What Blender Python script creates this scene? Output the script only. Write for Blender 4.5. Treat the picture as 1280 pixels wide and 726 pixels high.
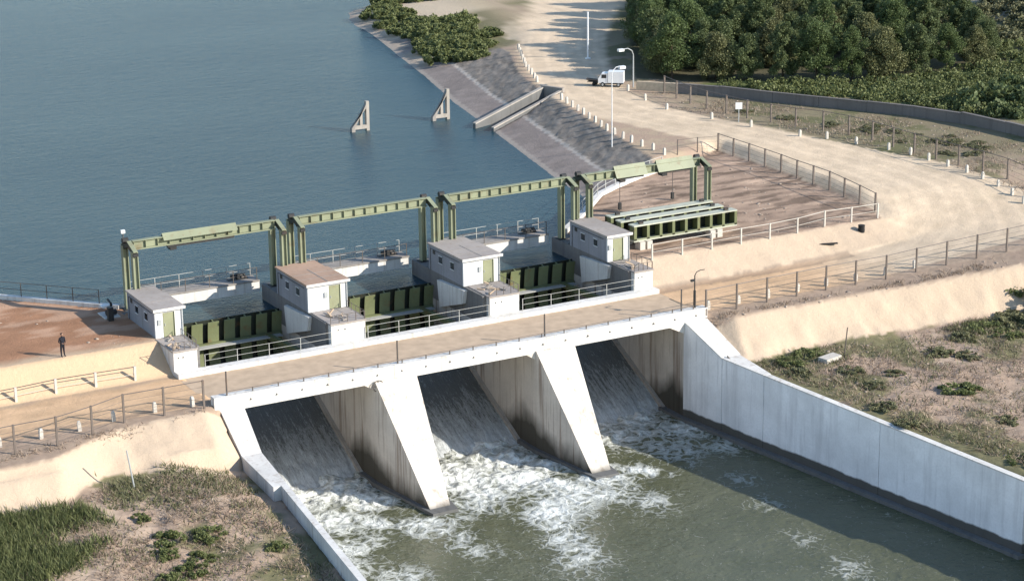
import bpy, math, random
import numpy as np
from mathutils import Vector, Matrix

scene = bpy.context.scene
for o in list(bpy.data.objects): bpy.data.objects.remove(o)
C = scene.collection
PI = math.pi
rnd = random.Random(7)

# ------------------------------------------------------------------ camera
CP = (-52.747, -145.645, 50.498)
yaw, pitch, roll, fpx = 0.50409, 0.29088, -0.01386, 2731.0
F = Vector((math.sin(yaw)*math.cos(pitch), math.cos(yaw)*math.cos(pitch), -math.sin(pitch)))
R = Vector((math.cos(yaw), -math.sin(yaw), 0)); U = R.cross(F)
R2 = math.cos(roll)*R + math.sin(roll)*U; U2 = -math.sin(roll)*R + math.cos(roll)*U
cd = bpy.data.cameras.new('camera'); cam = bpy.data.objects.new('camera', cd); C.objects.link(cam)
M = Matrix.Identity(4)
for i in range(3):
    M[i][0] = R2[i]; M[i][1] = U2[i]; M[i][2] = -F[i]; M[i][3] = CP[i]
cam.matrix_world = M
cd.sensor_width = 36; cd.lens = 36*fpx/1280; cd.clip_start = 1; cd.clip_end = 9000
scene.camera = cam
# ------------------------------------------------------------------ light
SUN_EL = math.radians(25.5); sh = Vector((0.685, -0.73, 0)).normalized()
sdir = Vector((sh.x*math.cos(SUN_EL), sh.y*math.cos(SUN_EL), math.sin(SUN_EL)))
w = bpy.data.worlds.new('World'); scene.world = w; w.use_nodes = True
nt = w.node_tree; bg = nt.nodes['Background']
sky = nt.nodes.new('ShaderNodeTexSky'); sky.sky_type = 'NISHITA'; sky.sun_disc = False
sky.sun_elevation = SUN_EL; sky.sun_rotation = math.atan2(sh.x, sh.y); sky.altitude = 200
sky.air_density = 1.1; sky.dust_density = .3; sky.ozone_density = 2.0
nt.links.new(sky.outputs[0], bg.inputs[0]); bg.inputs[1].default_value = 0.14
sl = bpy.data.lights.new('sun', 'SUN'); sl.energy = 4.6; sl.angle = math.radians(0.5); sl.color = (1, 0.93, 0.83)
so = bpy.data.objects.new('sun', sl); C.objects.link(so)
so.rotation_euler = sdir.to_track_quat('Z', 'Y').to_euler(); so.location = (60, -80, 80)
vs = scene.view_settings; vs.view_transform = 'Standard'; vs.look = 'None'; vs.gamma = 1; vs.exposure = 0.72
vs.use_curve_mapping = False
cy = scene.cycles; cy.max_bounces = 5; cy.diffuse_bounces = 3; cy.glossy_bounces = 2; cy.transmission_bounces = 2; cy.transparent_max_bounces = 4

# ------------------------------------------------------------------ helpers
class MB:
    def __init__(s): s.v = []; s.f = []
    def box(s, x0, x1, y0, y1, z0, z1):
        b = len(s.v)
        s.v += [(x0,y0,z0),(x1,y0,z0),(x1,y1,z0),(x0,y1,z0),(x0,y0,z1),(x1,y0,z1),(x1,y1,z1),(x0,y1,z1)]
        s.f += [tuple(b+i for i in q) for q in ((0,3,2,1),(4,5,6,7),(0,1,5,4),(1,2,6,5),(2,3,7,6),(3,0,4,7))]
        return s
    def prism(s, a, c):
        """two equal rings of points -> closed solid"""
        b = len(s.v); n = len(a); s.v += [tuple(p) for p in a] + [tuple(p) for p in c]
        s.f.append(tuple(b+i for i in range(n))[::-1]); s.f.append(tuple(b+n+i for i in range(n)))
        for i in range(n):
            j = (i+1) % n; s.f.append((b+i, b+j, b+n+j, b+n+i))
        return s
    def plan(s, pts, z0, z1):
        """plan polygon; z0, z1 scalar or list"""
        n = len(pts)
        z0 = [z0]*n if not hasattr(z0, '__len__') else z0; z1 = [z1]*n if not hasattr(z1, '__len__') else z1
        return s.prism([(p[0],p[1],z) for p, z in zip(pts, z0)], [(p[0],p[1],z) for p, z in zip(pts, z1)])
    def xprof(s, prof, x0, x1):
        """profile of (y,z) extruded along x"""
        return s.prism([(x0,y,z) for y, z in prof], [(x1,y,z) for y, z in prof])
    def tube(s, p0, p1, r0, r1=None, n=6):
        r1 = r0 if r1 is None else r1
        p0 = Vector(p0); p1 = Vector(p1); d = (p1-p0)
        if d.length < 1e-6: return s
        d.normalize(); a = d.orthogonal().normalized(); c = d.cross(a)
        ra = [p0 + (a*math.cos(2*PI*i/n) + c*math.sin(2*PI*i/n))*r0 for i in range(n)]
        rb = [p1 + (a*math.cos(2*PI*i/n) + c*math.sin(2*PI*i/n))*r1 for i in range(n)]
        return s.prism(ra, rb)
    def path(s, pts, r, n=6):
        for a, c in zip(pts[:-1], pts[1:]): s.tube(a, c, r, n=n)
        return s
    def bar(s, p0, p1, w, h):
        """rectangular bar from p0 to p1: width w across, height h"""
        p0 = Vector(p0); p1 = Vector(p1); d = (p1-p0).normalized()
        a = d.cross(Vector((0,0,1)));
        a = Vector((1,0,0)) if a.length < 1e-4 else a.normalized()
        c = a.cross(d).normalized(); a = a*w/2; c = c*h/2
        return s.prism([p0-a-c, p0+a-c, p0+a+c, p0-a+c], [p1-a-c, p1+a-c, p1+a+c, p1-a+c])
    def mesh(s, name):
        m = bpy.data.meshes.new(name); m.from_pydata(s.v, [], s.f)
        import bmesh
        bm = bmesh.new(); bm.from_mesh(m); bmesh.ops.recalc_face_normals(bm, faces=bm.faces); bm.to_mesh(m); bm.free()
        return m
def tag(o, label=None, cat=None, group=None, kind=None):
    if label: o['label'] = label
    if cat: o['category'] = cat
    if group: o['group'] = group
    if kind: o['kind'] = kind
    return o
def link(name, me, mat=None, parent=None, loc=(0,0,0), rz=0):
    if isinstance(me, MB): me = me.mesh(name)
    if mat is not None and not me.materials: me.materials.append(mat)
    o = bpy.data.objects.new(name, me); C.objects.link(o); o.parent = parent
    o.location = loc; o.rotation_euler = (0, 0, rz)
    return o
def empty(name, label, cat, loc=(0,0,0), rz=0, group=None):
    o = bpy.data.objects.new(name, None); C.objects.link(o); o.location = loc; o.rotation_euler = (0,0,rz)
    o.empty_display_size = 0.3
    return tag(o, label, cat, group)
def copy_tree(o, parent=None):
    c = o.copy(); C.objects.link(c); c.parent = parent
    for ch in list(o.children): copy_tree(ch, c)
    return c
ORD = ['first','second','third','fourth','fifth','sixth','seventh','eighth','ninth','tenth','eleventh','twelfth','thirteenth','fourteenth','fifteenth','sixteenth','seventeenth','eighteenth','nineteenth','twentieth','twenty-first','twenty-second','twenty-third','twenty-fourth','twenty-fifth','twenty-sixth','twenty-seventh','twenty-eighth','twenty-ninth','thirtieth']

# ------------------------------------------------------------------ noise (numpy)
def _h(i, j, s):
    n = (i.astype(np.int64)*374761393 + j.astype(np.int64)*668265263 + s*1442695041) & 0x7fffffff
    n = ((n ^ (n >> 13))*1274126177) & 0x7fffffff
    return ((n ^ (n >> 16)) & 0xffff)/65535.0
def vn(x, y, s=0):
    xi = np.floor(x); yi = np.floor(y); fx = x-xi; fy = y-yi
    fx = fx*fx*(3-2*fx); fy = fy*fy*(3-2*fy)
    a = _h(xi,yi,s); b = _h(xi+1,yi,s); c = _h(xi,yi+1,s); d = _h(xi+1,yi+1,s)
    return (a*(1-fx)+b*fx)*(1-fy) + (c*(1-fx)+d*fx)*fy
def fbm(x, y, s=0, o=4):
    t = 0; a = .5; n = 0
    for k in range(o):
        t = t + a*vn(x*2**k + 17*k, y*2**k + 31*k, s+k); n += a; a *= .5
    return t/n
def sstep(a, b, x):
    t = np.clip((x-a)/(b-a), 0, 1); return t*t*(3-2*t)
def sdist(X, Y, pts, closed=False):
    """distance to a polyline and side sign (+ on the right of travel)"""
    best = np.full(X.shape, 1e9); sg = np.ones(X.shape)
    P = list(pts) + ([pts[0]] if closed else [])
    for (ax,ay),(bx,by) in zip(P[:-1], P[1:]):
        dx, dy = bx-ax, by-ay; L = dx*dx+dy*dy
        t = np.clip(((X-ax)*dx+(Y-ay)*dy)/L, 0, 1)
        d = np.hypot(X-ax-t*dx, Y-ay-t*dy); cr = (X-ax)*dy-(Y-ay)*dx
        m = d < best-1e-9; best = np.where(m, d, best); sg = np.where(m, np.sign(cr), sg)
    return best*sg
def inside(X, Y, poly):
    r = np.zeros(X.shape, bool); n = len(poly)
    for i in range(n):
        (x0,y0),(x1,y1) = poly[i], poly[(i+1) % n]
        c = ((y0 > Y) != (y1 > Y)) & (X < (x1-x0)*(Y-y0)/((y1-y0) if y1 != y0 else 1e-9)+x0)
        r ^= c
    return r
def npmesh(name, V, Fq, smooth=False):
    me = bpy.data.meshes.new(name); k = Fq.shape[1]
    me.vertices.add(len(V)); me.vertices.foreach_set('co', V.astype(np.float32).ravel())
    me.loops.add(Fq.size); me.loops.foreach_set('vertex_index', Fq.astype(np.int32).ravel())
    me.polygons.add(len(Fq)); me.polygons.foreach_set('loop_start', np.arange(0, Fq.size, k, dtype=np.int32))
    me.update(calc_edges=True)
    if smooth: me.polygons.foreach_set('use_smooth', np.ones(len(Fq), bool))
    return me
def pcol(me, name, col):
    a = me.color_attributes.new(name, 'FLOAT_COLOR', 'POINT')
    c = np.ones((len(col), 4), np.float32); c[:, :col.shape[1]] = col
    a.data.foreach_set('color', c.ravel())
def gridmesh(name, xs, ys, zf, smooth=True):
    X, Y = np.meshgrid(xs, ys); Z = zf(X, Y); nx, ny = len(xs), len(ys)
    V = np.stack([X, Y, Z], -1).reshape(-1, 3)
    i = np.arange(nx-1)[None, :]+np.arange(ny-1)[:, None]*nx
    Fq = np.stack([i, i+1, i+1+nx, i+nx], -1).reshape(-1, 4)
    return npmesh(name, V, Fq, smooth), X, Y, Z

# ------------------------------------------------------------------ materials
class NT:
    def __init__(s, name):
        s.m = bpy.data.materials.new(name); s.m.use_nodes = True; s.t = s.m.node_tree
        s.p = s.t.nodes['Principled BSDF']; s.geo = s.t.nodes.new('ShaderNodeNewGeometry')
        s.pos = s.geo.outputs['Position']
    def n(s, typ, **k):
        o = s.t.nodes.new(typ)
        for a, v in k.items(): setattr(o, a, v)
        return o
    def L(s, a, b): s.t.links.new(a, b)
    def val(s, sock, v):
        if hasattr(v, 'is_output') or isinstance(v, bpy.types.NodeSocket): s.L(v, sock)
        else: sock.default_value = v
    def scale(s, vec, sc):
        o = s.n('ShaderNodeVectorMath', operation='MULTIPLY'); s.L(vec, o.inputs[0]); o.inputs[1].default_value = sc
        return o.outputs[0]
    def noise(s, sc=1, detail=4, vec=None, rough=.55, dist=0):
        o = s.n('ShaderNodeTexNoise'); s.L(vec or s.pos, o.inputs['Vector'])
        o.inputs['Scale'].default_value = sc; o.inputs['Detail'].default_value = detail
        o.inputs['Roughness'].default_value = rough; o.inputs['Distortion'].default_value = dist
        return o.outputs['Fac']
    def ramp(s, x, a, b, lo=0., hi=1.):
        o = s.n('ShaderNodeMapRange'); s.val(o.inputs[0], x)
        for i, v in enumerate((a, b, lo, hi)): o.inputs[i+1].default_value = v
        return o.outputs[0]
    def math(s, op, a, b=0.):
        o = s.n('ShaderNodeMath', operation=op); s.val(o.inputs[0], a); s.val(o.inputs[1], b); return o.outputs[0]
    def mix(s, f, a, b, mode='MIX'):
        o = s.n('ShaderNodeMix', data_type='RGBA', blend_type=mode); s.val(o.inputs[0], f)
        for i, v in ((6, a), (7, b)):
            if isinstance(v, tuple): v = v if len(v) == 4 else v+(1,)
            s.val(o.inputs[i], v)
        return o.outputs[2]
    def attr(s, name):
        o = s.n('ShaderNodeAttribute'); o.attribute_name = name; return o
    def bump(s, h, strength, dist):
        o = s.n('ShaderNodeBump'); o.inputs['Strength'].default_value = strength; o.inputs['Distance'].default_value = dist
        s.L(h, o.inputs['Height']); s.L(o.outputs[0], s.p.inputs['Normal'])
    def sep(s, vec):
        o = s.n('ShaderNodeSeparateXYZ'); s.L(vec, o.inputs[0]); return o.outputs
    def done(s, col, rough=.8, spec=.3, metal=0):
        s.val(s.p.inputs['Base Color'], col if not isinstance(col, tuple) else col+(1,))
        s.val(s.p.inputs['Roughness'], rough); s.p.inputs['Specular IOR Level'].default_value = spec
        s.p.inputs['Metallic'].default_value = metal
        return s.m
def concrete(name, base, stain=(.16,.11,.08), amount=.5, wet=None, streak=1.0, arc=0, rough=.85):
    k = NT(name); z = k.sep(k.pos)[2]
    a = k.noise(.35, 5); b = k.noise(6, 4)
    dark = tuple(c*.78 for c in base)
    col = k.mix(k.ramp(a, .35, .7), base, dark)
    col = k.mix(k.ramp(b, .4, .75, 0, .25), col, tuple(c*.6 for c in base))
    sv = k.scale(k.pos, (2.4*streak, 2.4*streak, .09)); st = k.noise(1.0, 5, sv, .6)
    col = k.mix(k.ramp(st, .52, .70, 0, amount), col, stain)
    sv2 = k.scale(k.pos, (7*streak, 7*streak, .2)); st2 = k.noise(1.0, 3, sv2, .6)
    col = k.mix(k.ramp(st2, .60, .74, 0, amount*.7), col, tuple(c*.8 for c in stain))
    if wet is not None:
        e = k.math('ADD', z, k.math('MULTIPLY', k.math('SUBTRACT', k.noise(.55, 5, k.scale(k.pos, (1, 1, .6))), .5), wet[2]))
        if arc:
            yy = k.math('ABSOLUTE', k.math('ADD', k.sep(k.pos)[1], 9.8)); e = k.math('SUBTRACT', e, k.ramp(yy, 0, 4.2, arc, 0))
        f = k.ramp(e, wet[0], wet[1], .93, 0)
        col = k.mix(f, col, (.045, .042, .032))
    k.bump(k.noise(9, 5), .25, .03)
    return k.done(col, rough, .25)
def plain(name, col, rough=.6, spec=.3, metal=0, var=.25, sc=3., bump=0):
    k = NT(name); a = k.noise(sc, 5)
    c = k.mix(k.ramp(a, .3, .75), col, tuple(x*(1-var) for x in col))
    if bump: k.bump(k.noise(sc*6, 4), bump, .02)
    return k.done(c, rough, spec, metal)
def rusty(name, col, rust=(.16,.075,.03), amt=.5, rough=.55):
    k = NT(name); a = k.noise(1.1, 6); v = k.noise(1, 4, k.scale(k.pos, (5, 5, .4)))
    c = k.mix(k.ramp(k.noise(.4, 4), .3, .7), col, tuple(x*.75 for x in col))
    c = k.mix(k.ramp(a, .58, .72, 0, amt), c, rust); c = k.mix(k.ramp(v, .6, .75, 0, amt*.8), c, tuple(x*.8 for x in rust))
    k.bump(k.noise(12, 3), .12, .02)
    return k.done(c, rough, .35)
MT = {}
MT['white'] = concrete('white_painted_concrete', (.71,.69,.65), (.30,.24,.19), .5)
MT['nose'] = concrete('limewashed_concrete', (.70,.65,.58), (.28,.19,.13), .6, wet=(-8.2,-7.7,.6))
MT['pier'] = concrete('stained_concrete', (.62,.57,.51), (.17,.11,.075), .85, wet=(-8.1,-6.5,2.2), streak=.75, arc=1.9)
MT['train'] = concrete('training_wall_concrete', (.89,.90,.91), (.50,.50,.51), .5, wet=(-7.5,-7.36,.45), streak=.42)
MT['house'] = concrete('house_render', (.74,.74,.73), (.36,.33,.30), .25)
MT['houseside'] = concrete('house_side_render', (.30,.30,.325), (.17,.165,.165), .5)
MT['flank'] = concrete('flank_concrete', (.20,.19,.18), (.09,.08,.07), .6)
MT['roof'] = concrete('roof_screed', (.38,.34,.31), (.22,.15,.11), .35)
MT['roofred'] = concrete('roof_red_dust', (.44,.30,.22), (.26,.15,.1), .4)
MT['grey'] = concrete('grey_concrete', (.33,.30,.27), (.14,.12,.1), .5)
MT['grey2'] = concrete('pale_grey_concrete', (.42,.38,.33), (.2,.17,.14), .5)
MT['chute'] = concrete('wet_chute_concrete', (.16,.16,.155), (.07,.07,.065), .5)
MT['deck'] = plain('dusty_deck', (.54,.41,.29), .95, .15, var=.25, sc=1.2, bump=.2)
MT['green'] = rusty('sage_green_paint', (.27,.29,.19), amt=.4)
MT['palegreen'] = rusty('faded_green_paint', (.52,.53,.43), amt=.3)
MT['gate'] = rusty('gate_green_paint', (.165,.185,.09), amt=.6)
MT['gateskin'] = rusty('gate_skin_paint', (.028,.034,.024), amt=.5)
MT['darksteel'] = rusty('dark_steel', (.035,.035,.034), amt=.4)
MT['door'] = rusty('door_green_paint', (.30,.31,.19), amt=.25)
MT['rail'] = rusty('rail_grey_brown', (.13,.11,.095), amt=.4)
MT['railmid'] = rusty('rail_mid_grey', (.22,.21,.20), amt=.4)
MT['railpale'] = rusty('rail_pale_grey', (.45,.45,.42), amt=.3)
MT['post'] = rusty('fence_post_brown', (.17,.14,.12), amt=.3)
MT['whitepost'] = plain('whitewashed_post', (.56,.52,.46), .85, .2, var=.2, sc=5)
MT['glass'] = plain('dark_window_glass', (.02,.025,.03), .12, .5, var=.1)
MT['galv'] = plain('galvanised_steel', (.48,.5,.5), .45, .4, .3, var=.15)
MT['carwhite'] = plain('white_vehicle_paint', (.8,.8,.8), .3, .5, var=.06)
MT['black'] = plain('black_rubber', (.02,.02,.02), .8, .3, var=.2)
MT['wall2'] = concrete('blockwork', (.20,.18,.17), (.1,.09,.08), .5)
MT['bark'] = plain('bark', (.10,.075,.055), .95, .1, var=.5, sc=6, bump=.5)
MT['cloth'] = plain('dark_cloth', (.022,.024,.032), .95, .1, var=.3, sc=8)
MT['skin'] = plain('skin', (.32,.19,.13), .6, .3, var=.1)
MT['plate'] = plain('white_sign_plate', (.8,.8,.78), .5, .3, var=.08)
MT['stone'] = plain('riprap_stone', (.40,.33,.27), .95, .15, var=.4, sc=1.2, bump=.4)
def leafmat(name, c0, c1):
    k = NT(name); a = k.attr('lc').outputs['Fac']
    col = k.mix(a, c0, c1)
    k.p.inputs['Subsurface Weight'].default_value = 0
    m = k.done(col, .6, .25)
    tr = k.n('ShaderNodeBsdfTranslucent'); mx = k.n('ShaderNodeMixShader'); mx.inputs[0].default_value = .22
    k.L(col, tr.inputs[0]); out = k.t.nodes['Material Output']
    k.L(k.p.outputs[0], mx.inputs[1]); k.L(tr.outputs[0], mx.inputs[2]); k.L(mx.outputs[0], out.inputs[0])
    return m
MT['leaf'] = leafmat('tree_leaf', (.032,.054,.020), (.145,.19,.068))
MT['leaf3'] = leafmat('tree_leaf_olive', (.06,.075,.03), (.22,.22,.10))
MT['leaf2'] = leafmat('tree_leaf_pale', (.042,.062,.026), (.17,.205,.085))
MT['bush'] = leafmat('bush_leaf', (.055,.075,.025), (.20,.22,.085))
MT['reed'] = leafmat('reed_blade', (.045,.062,.02), (.20,.215,.09))
MT['dry'] = leafmat('dry_stem', (.14,.10,.07), (.46,.36,.27))
MT['olive'] = leafmat('olive_scrub', (.07,.08,.035), (.25,.24,.13))

# ================================================================== TERRAIN
WL, TW = 0.45, -8.3                       # reservoir level and tailwater level
BX = [(0, 10), (13.27, 23.27), (26.53, 36.53)]
SHORE = [(44.5,14.5),(48.4,24),(50.1,32.4),(55.7,56.7),(58,67.6),(62.4,84.1),(69.9,115.2),(70.7,122),(72.8,128.6),(75.9,133),(81.5,136.8),(89.9,140.9),(102.1,143.7),(140,150),(400,190),(3000,420)]
ARC = [(38.4,9.75),(41.0,12.4),(43.9,15.4),(47.3,19),(50.1,20.8),(54.2,23),(57.5,24.4)]
WING = [(-1.6,8.5),(-2.9,9.6),(-9.0,16.1),(-40,49),(-3000,3100)]
YARD = ARC + [(66.6,28.3),(66.3,14),(65.2,2.0),(64,-.6),(38.3,-.6)]
def xl(Y): return -0.132*np.clip(-11.3-Y, 0, None)
def xr(Y): return 36.53+0.132*np.clip(-11.3-Y, 0, None)
def interp(X, pts):
    return np.interp(X, [p[0] for p in pts], [p[1] for p in pts])
ROADC = [(-60,-7.4),(38,-7.4),(54,-7.2),(62,-6.0),(68,-2.5),(71.5,4),(72.2,12),(71,22),(69.5,32),(66.8,44),(67.5,54),(72,66),(79,80),(89,96),(99,110),(120,140)]
CRL = [(-60,-15.5),(-18.4,-15.2),(-14.7,-15.0),(-12.6,-13.8),(-9.1,-11.9),(-2.3,-11.6)]
TOL = [(-60,-19),(-19.5,-18.4),(-15.3,-18.0),(-13.2,-16.6),(-11.3,-15.5),(-9.1,-15.9),(-5.7,-17.2),(-3.2,-16.8),(0,-16.4)]
CRR = [(36,-12.6),(54,-13.2),(61,-14.4),(66,-15.4),(72,-16),(200,-18)]
TOR = [(36,-16.7),(42,-16.2),(46,-15.9),(54,-16.7),(60,-17.0),(66,-18.2),(72,-20),(200,-30)]
def terrain(X, Y, colours=False):
    n1 = fbm(X*.18, Y*.18, 3); n2 = fbm(X*.9, Y*.9, 9); n3 = fbm(X*2.6, Y*2.6, 21, 3)
    jit = (fbm(X*.6, Y*.6, 40)-.5)
    # road level: 0 on the bridge approach, climbing round the bend
    zr = sstep(52, 80, X+np.clip(Y+6, 0, 40)*.9)*2.5 - .12
    # ---- upper land, north and right: shore profile
    s = sdist(X, Y, SHORE)
    sc = np.interp(Y, [20,30,54,70,82,100,140], [8.2,8.6,8.0,8.6,10.8,11.4,12])
    zb = np.where(s < 0, WL+s*.35, np.where(s < 4, WL+s*.2, np.where(s < sc, WL+.8+(s-4)/(sc-4)*1.35, 2.6)))
    zb = np.maximum(zb, -6)
    head = sstep(80, 92, Y)*sstep(-1, 3, s)*sstep(22, 12, s)
    zb = zb*(1-head)+head*np.minimum(zb, .6+.1*np.clip(s, 0, 18)+.5*n1)
    zland = zb + sstep(14, 60, s)*(.4*n1)
    east = sstep(88, 140, X-.15*np.clip(Y, -50, 60))
    zland = zland + east*(2.6 + 1.6*n1) * sstep(0, 30, Y+10)
    z = zland
    # ---- blend to road plateau / the level around the bend
    plateau = (X > 50) & (Y < 30)
    wy = sstep(30, 18, Y)
    zflat = np.where(X > 40, np.maximum(zr, 0)+.02+sstep(76, 96, X)*.5+east*(2.6+1.6*n1)*sstep(-25, 30, Y), 1.7)
    sY = sstep(27, 15, Y)*sstep(57, 66, X)
    z = np.where(X > 57, z*(1-sY)+zflat*sY, z)
    # ---- yard
    yd = -sdist(X, Y, YARD, True); ins = inside(X, Y, YARD); yd = np.where(ins, np.abs(yd), -np.abs(yd))
    nearE = (X > 57)
    wv = np.where(nearE, sstep(-1.6, .6, yd), (yd > 0).astype(float))
    z = z*(1-wv)+1.7*wv
    # ---- right approach road, bank up to yard, bank down to lower ground
    rgt = X > 36
    zroad = np.interp(X, [38,56,66,80], [-.12,-.02,.7,1.7])
    zlow = np.where(X > 37, -2.5-.012*np.clip(-16-Y, 0, 40)*1.0, -2) + .35*(n1-.5)+.22*(n2-.5)
    cr = interp(X, CRR)+.3*jit; to = interp(X, TOR)+.9*jit
    bank = np.where(Y > -.6, np.where(X < 64, 1.7, z), 0)
    upt = np.clip((Y+4.1)/(3.5), 0, 1)
    zup = zroad + (np.maximum(1.7, zroad)-zroad)*upt
    zr_all = np.where(Y > -4.1, zup, np.where(Y > cr, zroad, np.where(Y > to, zroad+(zlow-zroad)*np.clip((cr-Y)/(cr-to), 0, 1), zlow)))
    endm = sstep(66, 69, X)                      # the lower bank ends and the ground rises to the road level
    zr_all = np.where((Y < cr), zr_all*(1-endm)+endm*(zroad-np.clip(-16-Y, 0, 30)*.13), zr_all)
    south = rgt & (Y < -.6)
    zz = np.where(south, zr_all, z)
    # soften the join at Y=-0.6 for X beyond the yard
    bl = sstep(62, 70, X)
    zs = zroad*(1-sstep(-8, 6, Y))+z*sstep(-8, 6, Y)
    zz = np.where((X > 60) & (Y > -12) & (Y < 8), zz*(1-bl)+zs*bl, zz)
    z = zz
    # ---- left side
    lft = X < 15
    wd = sdist(X, Y, WING)                      # + on the right of travel = water side
    cl = interp(X, CRL)+.35*jit; tl = interp(X, TOL)+.6*jit
    zlowl = -2.0-.085*np.clip(tl-Y, 0, 16)+.5*(n1-.5)+.25*(n2-.5)
    zl = np.where(Y > -.7, 1.7, np.where(Y > -3.3, -.12+1.82*np.clip((Y+3.3)/2.6, 0, 1), np.where(Y > cl, -.12, np.where(Y > tl, -.12+(zlowl+.12)*np.clip((cl-Y)/(cl-tl), 0, 1), zlowl))))
    zl = np.where((wd > 0) & (Y > 7), -4, zl)
    z = np.where(lft, np.where(Y > 9.7, np.where(wd > 0, -4, 1.7), zl), z)
    # ---- trough of the bank culvert
    cu = (X-54.2)*.9226+(Y-54.0)*.3858; cv = -(X-54.2)*.3858+(Y-54.0)*.9226
    z = np.where((np.abs(cv) < 1.25) & (cu > -1.5) & (cu < 12.0), np.minimum(z, .75+cu*.168-1.25), z)
    # ---- small relief
    rough_zone = np.where((Y < np.where(lft, tl, to)), 1., .25)
    z = z + .10*(n3-.5)*rough_zone + .05*(n2-.5)
    gul = fbm(X*1.5, Y*.25, 88, 3)-.5; onb = ((X > 37) & (X < 67) & (Y < cr) & (Y > to)) | ((X < 0) & (Y < cl) & (Y > tl)) | ((X > 38.4) & (X < 63) & (Y < -.6) & (Y > -4.1)); z = z + np.where(onb, .10*gul+.05*(n3-.5), 0)
    rip = (s > 4.0) & (s < sc-.1) & (Y > 24.5) & ~lft & (Y < 112) & ~ins
    ripx = rip & ~((Y > 85) & (X < 80+0*(Y-85)) & (s < 10.5) & (fbm(X*.3, Y*.3, 5) > .2) & (Y > 86))
    z = z + np.where(rip, .22*(fbm(X*1.1, Y*1.1, 77, 4)-.5)+.14*(fbm((X+Y)*.5, (X-Y)*2.2, 78, 3)-.5), 0)
    # ---- ground kept just below the abutment slabs
    dl = (xl(Y)-np.interp(Y, [-47,-21.8,-15.5,-11.2], [.45,1.0,1.45,1.75]))-X
    sl_ = np.interp(Y, [-22,-15.5,-11.2], [-2.4,-2.4,-.45])
    z = np.where((X < 2) & (Y < -11.4) & (dl > -1.5), np.minimum(z, sl_-np.where(Y > -15.5, .22, 1.0)+np.clip(dl, 0, 9)*np.where(Y > -15.5, .6, .30)), z)
    dr = X-(xr(Y)+np.interp(Y, [-47,-18.6,-15.6,-11.2], [.48,.7,1.65,2.0]))
    sr_ = np.interp(Y, [-45,-18.6,-15.6,-11.2], [-2.95,-2.25,-2.15,-.3])
    z = np.where((X > 34) & (Y < -11.4) & (dr > -1.0), np.minimum(z, sr_-.12+np.clip(dr, 0, 9)*.6), z)
    # ---- the dam footprint and channel are cut out downwards
    dam = (X > -1.7) & (X < 38.2) & (Y > -11.0) & (Y < 9.6)
    chan = (Y <= -10.6) & (X > xl(Y)-.25) & (X < xr(Y)+.25)
    ext = (X > -1.9) & (X < 38.4) & (Y >= -15.5) & (Y < -10.6) & (X > xl(Y)-1.6) & (X < xr(Y)+1.6)
    z = np.where(dam | chan | ext, -11.5, z)
    upw = (X > -1.6) & (X < 38.2) & (Y >= 9.6) & (wd > 0) & (s < 0)
    z = np.where(upw, -4, z)
    if not colours: return z
    # ---------------- colours
    def c(*a): return np.array(a)[None, None, :]
    def over(col, new, f): return col*(1-f[..., None])+new*f[..., None]
    sand = c(.57,.445,.325); pale = c(.66,.52,.37); red = c(.36,.195,.115); yard = c(.42,.30,.22); scrub = c(.42,.31,.23)
    soil = c(.44,.34,.24); berm = c(.30,.25,.22); grey = c(.29,.25,.21); greeng = c(.10,.115,.05); olive = c(.19,.18,.09); dk = c(.12,.09,.07)
    col = np.ones(X.shape+(3,))*soil
    col = over(col, scrub, sstep(.4, .6, n2))
    col = over(col, olive, sstep(.50, .62, fbm(X*.35, Y*.35, 15))*.75*sstep(71, 76, X+.12*np.clip(Y-50, 0, 60)*-2))
    col = over(col, greeng, sstep(70, 82, X-.25*Y+12)*sstep(20, 30, Y+.2*X)*.55)
    # far right hill: scrub with bare pale patches
    col = over(col, olive, east*.7); col = over(col, c(.58,.50,.40), east*sstep(50, 62, Y+.1*X-8)*sstep(.60, .66, fbm(X*.16, Y*.16, 61)))
    # tree floor
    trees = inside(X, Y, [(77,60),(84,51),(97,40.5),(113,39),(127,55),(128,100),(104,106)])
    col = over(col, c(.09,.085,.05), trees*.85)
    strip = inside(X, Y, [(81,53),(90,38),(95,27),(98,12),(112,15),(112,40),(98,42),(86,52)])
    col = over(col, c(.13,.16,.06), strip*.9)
    # bank
    bk = ~lft & (Y > 23) & ~ins
    col = over(col, berm*(.75+.5*n2[..., None]), (bk & (s > -3) & (s < 4.05)).astype(float))
    col = over(col, c(.50,.43,.36), (bk & (s > -.6) & (s < .55)).astype(float)*.6)
    col = over(col, c(.52,.46,.40), (bk & (s > 3.85) & (s < 4.3)).astype(float)*.9)
    strk = fbm((X*.35+Y)*.45, (X-Y*.35)*2.4, 79, 4); col = over(col, grey*(.3+.5*n3+.8*strk)[..., None], (rip & (s > 4.3)).astype(float))
    hd = head*sstep(86, 88, Y)
    col = over(col, olive*(.7+.6*n2[..., None]), hd*sstep(3.5, 5, s)*.9)
    col = over(col, c(.62,.50,.36), hd*sstep(.52, .58, fbm(X*.12+3, Y*.12, 91)+.2*sstep(108, 118, Y-.2*(X-70))))
    # road
    rd = np.abs(sdist(X, Y, ROADC)); hw = np.interp(Y, [-12,-4,0,20,40,60,100], [3.3,3.9,5.2,5.3,4.0,4.4,6.0])
    hw = np.where(X < 58, 3.4, hw)+1.2*jit
    rf = sstep(.6, -.5, rd-hw)
    rc = pale*(.86+.28*fbm(X*.25, Y*.25, 33)[..., None])
    tracks = np.sin((rd)*3.2+2*n1); rc = rc*(1+.10*sstep(.3, .9, tracks)[..., None])*(.82+.36*fbm(X*.9, Y*.9, 34)[..., None])
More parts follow.
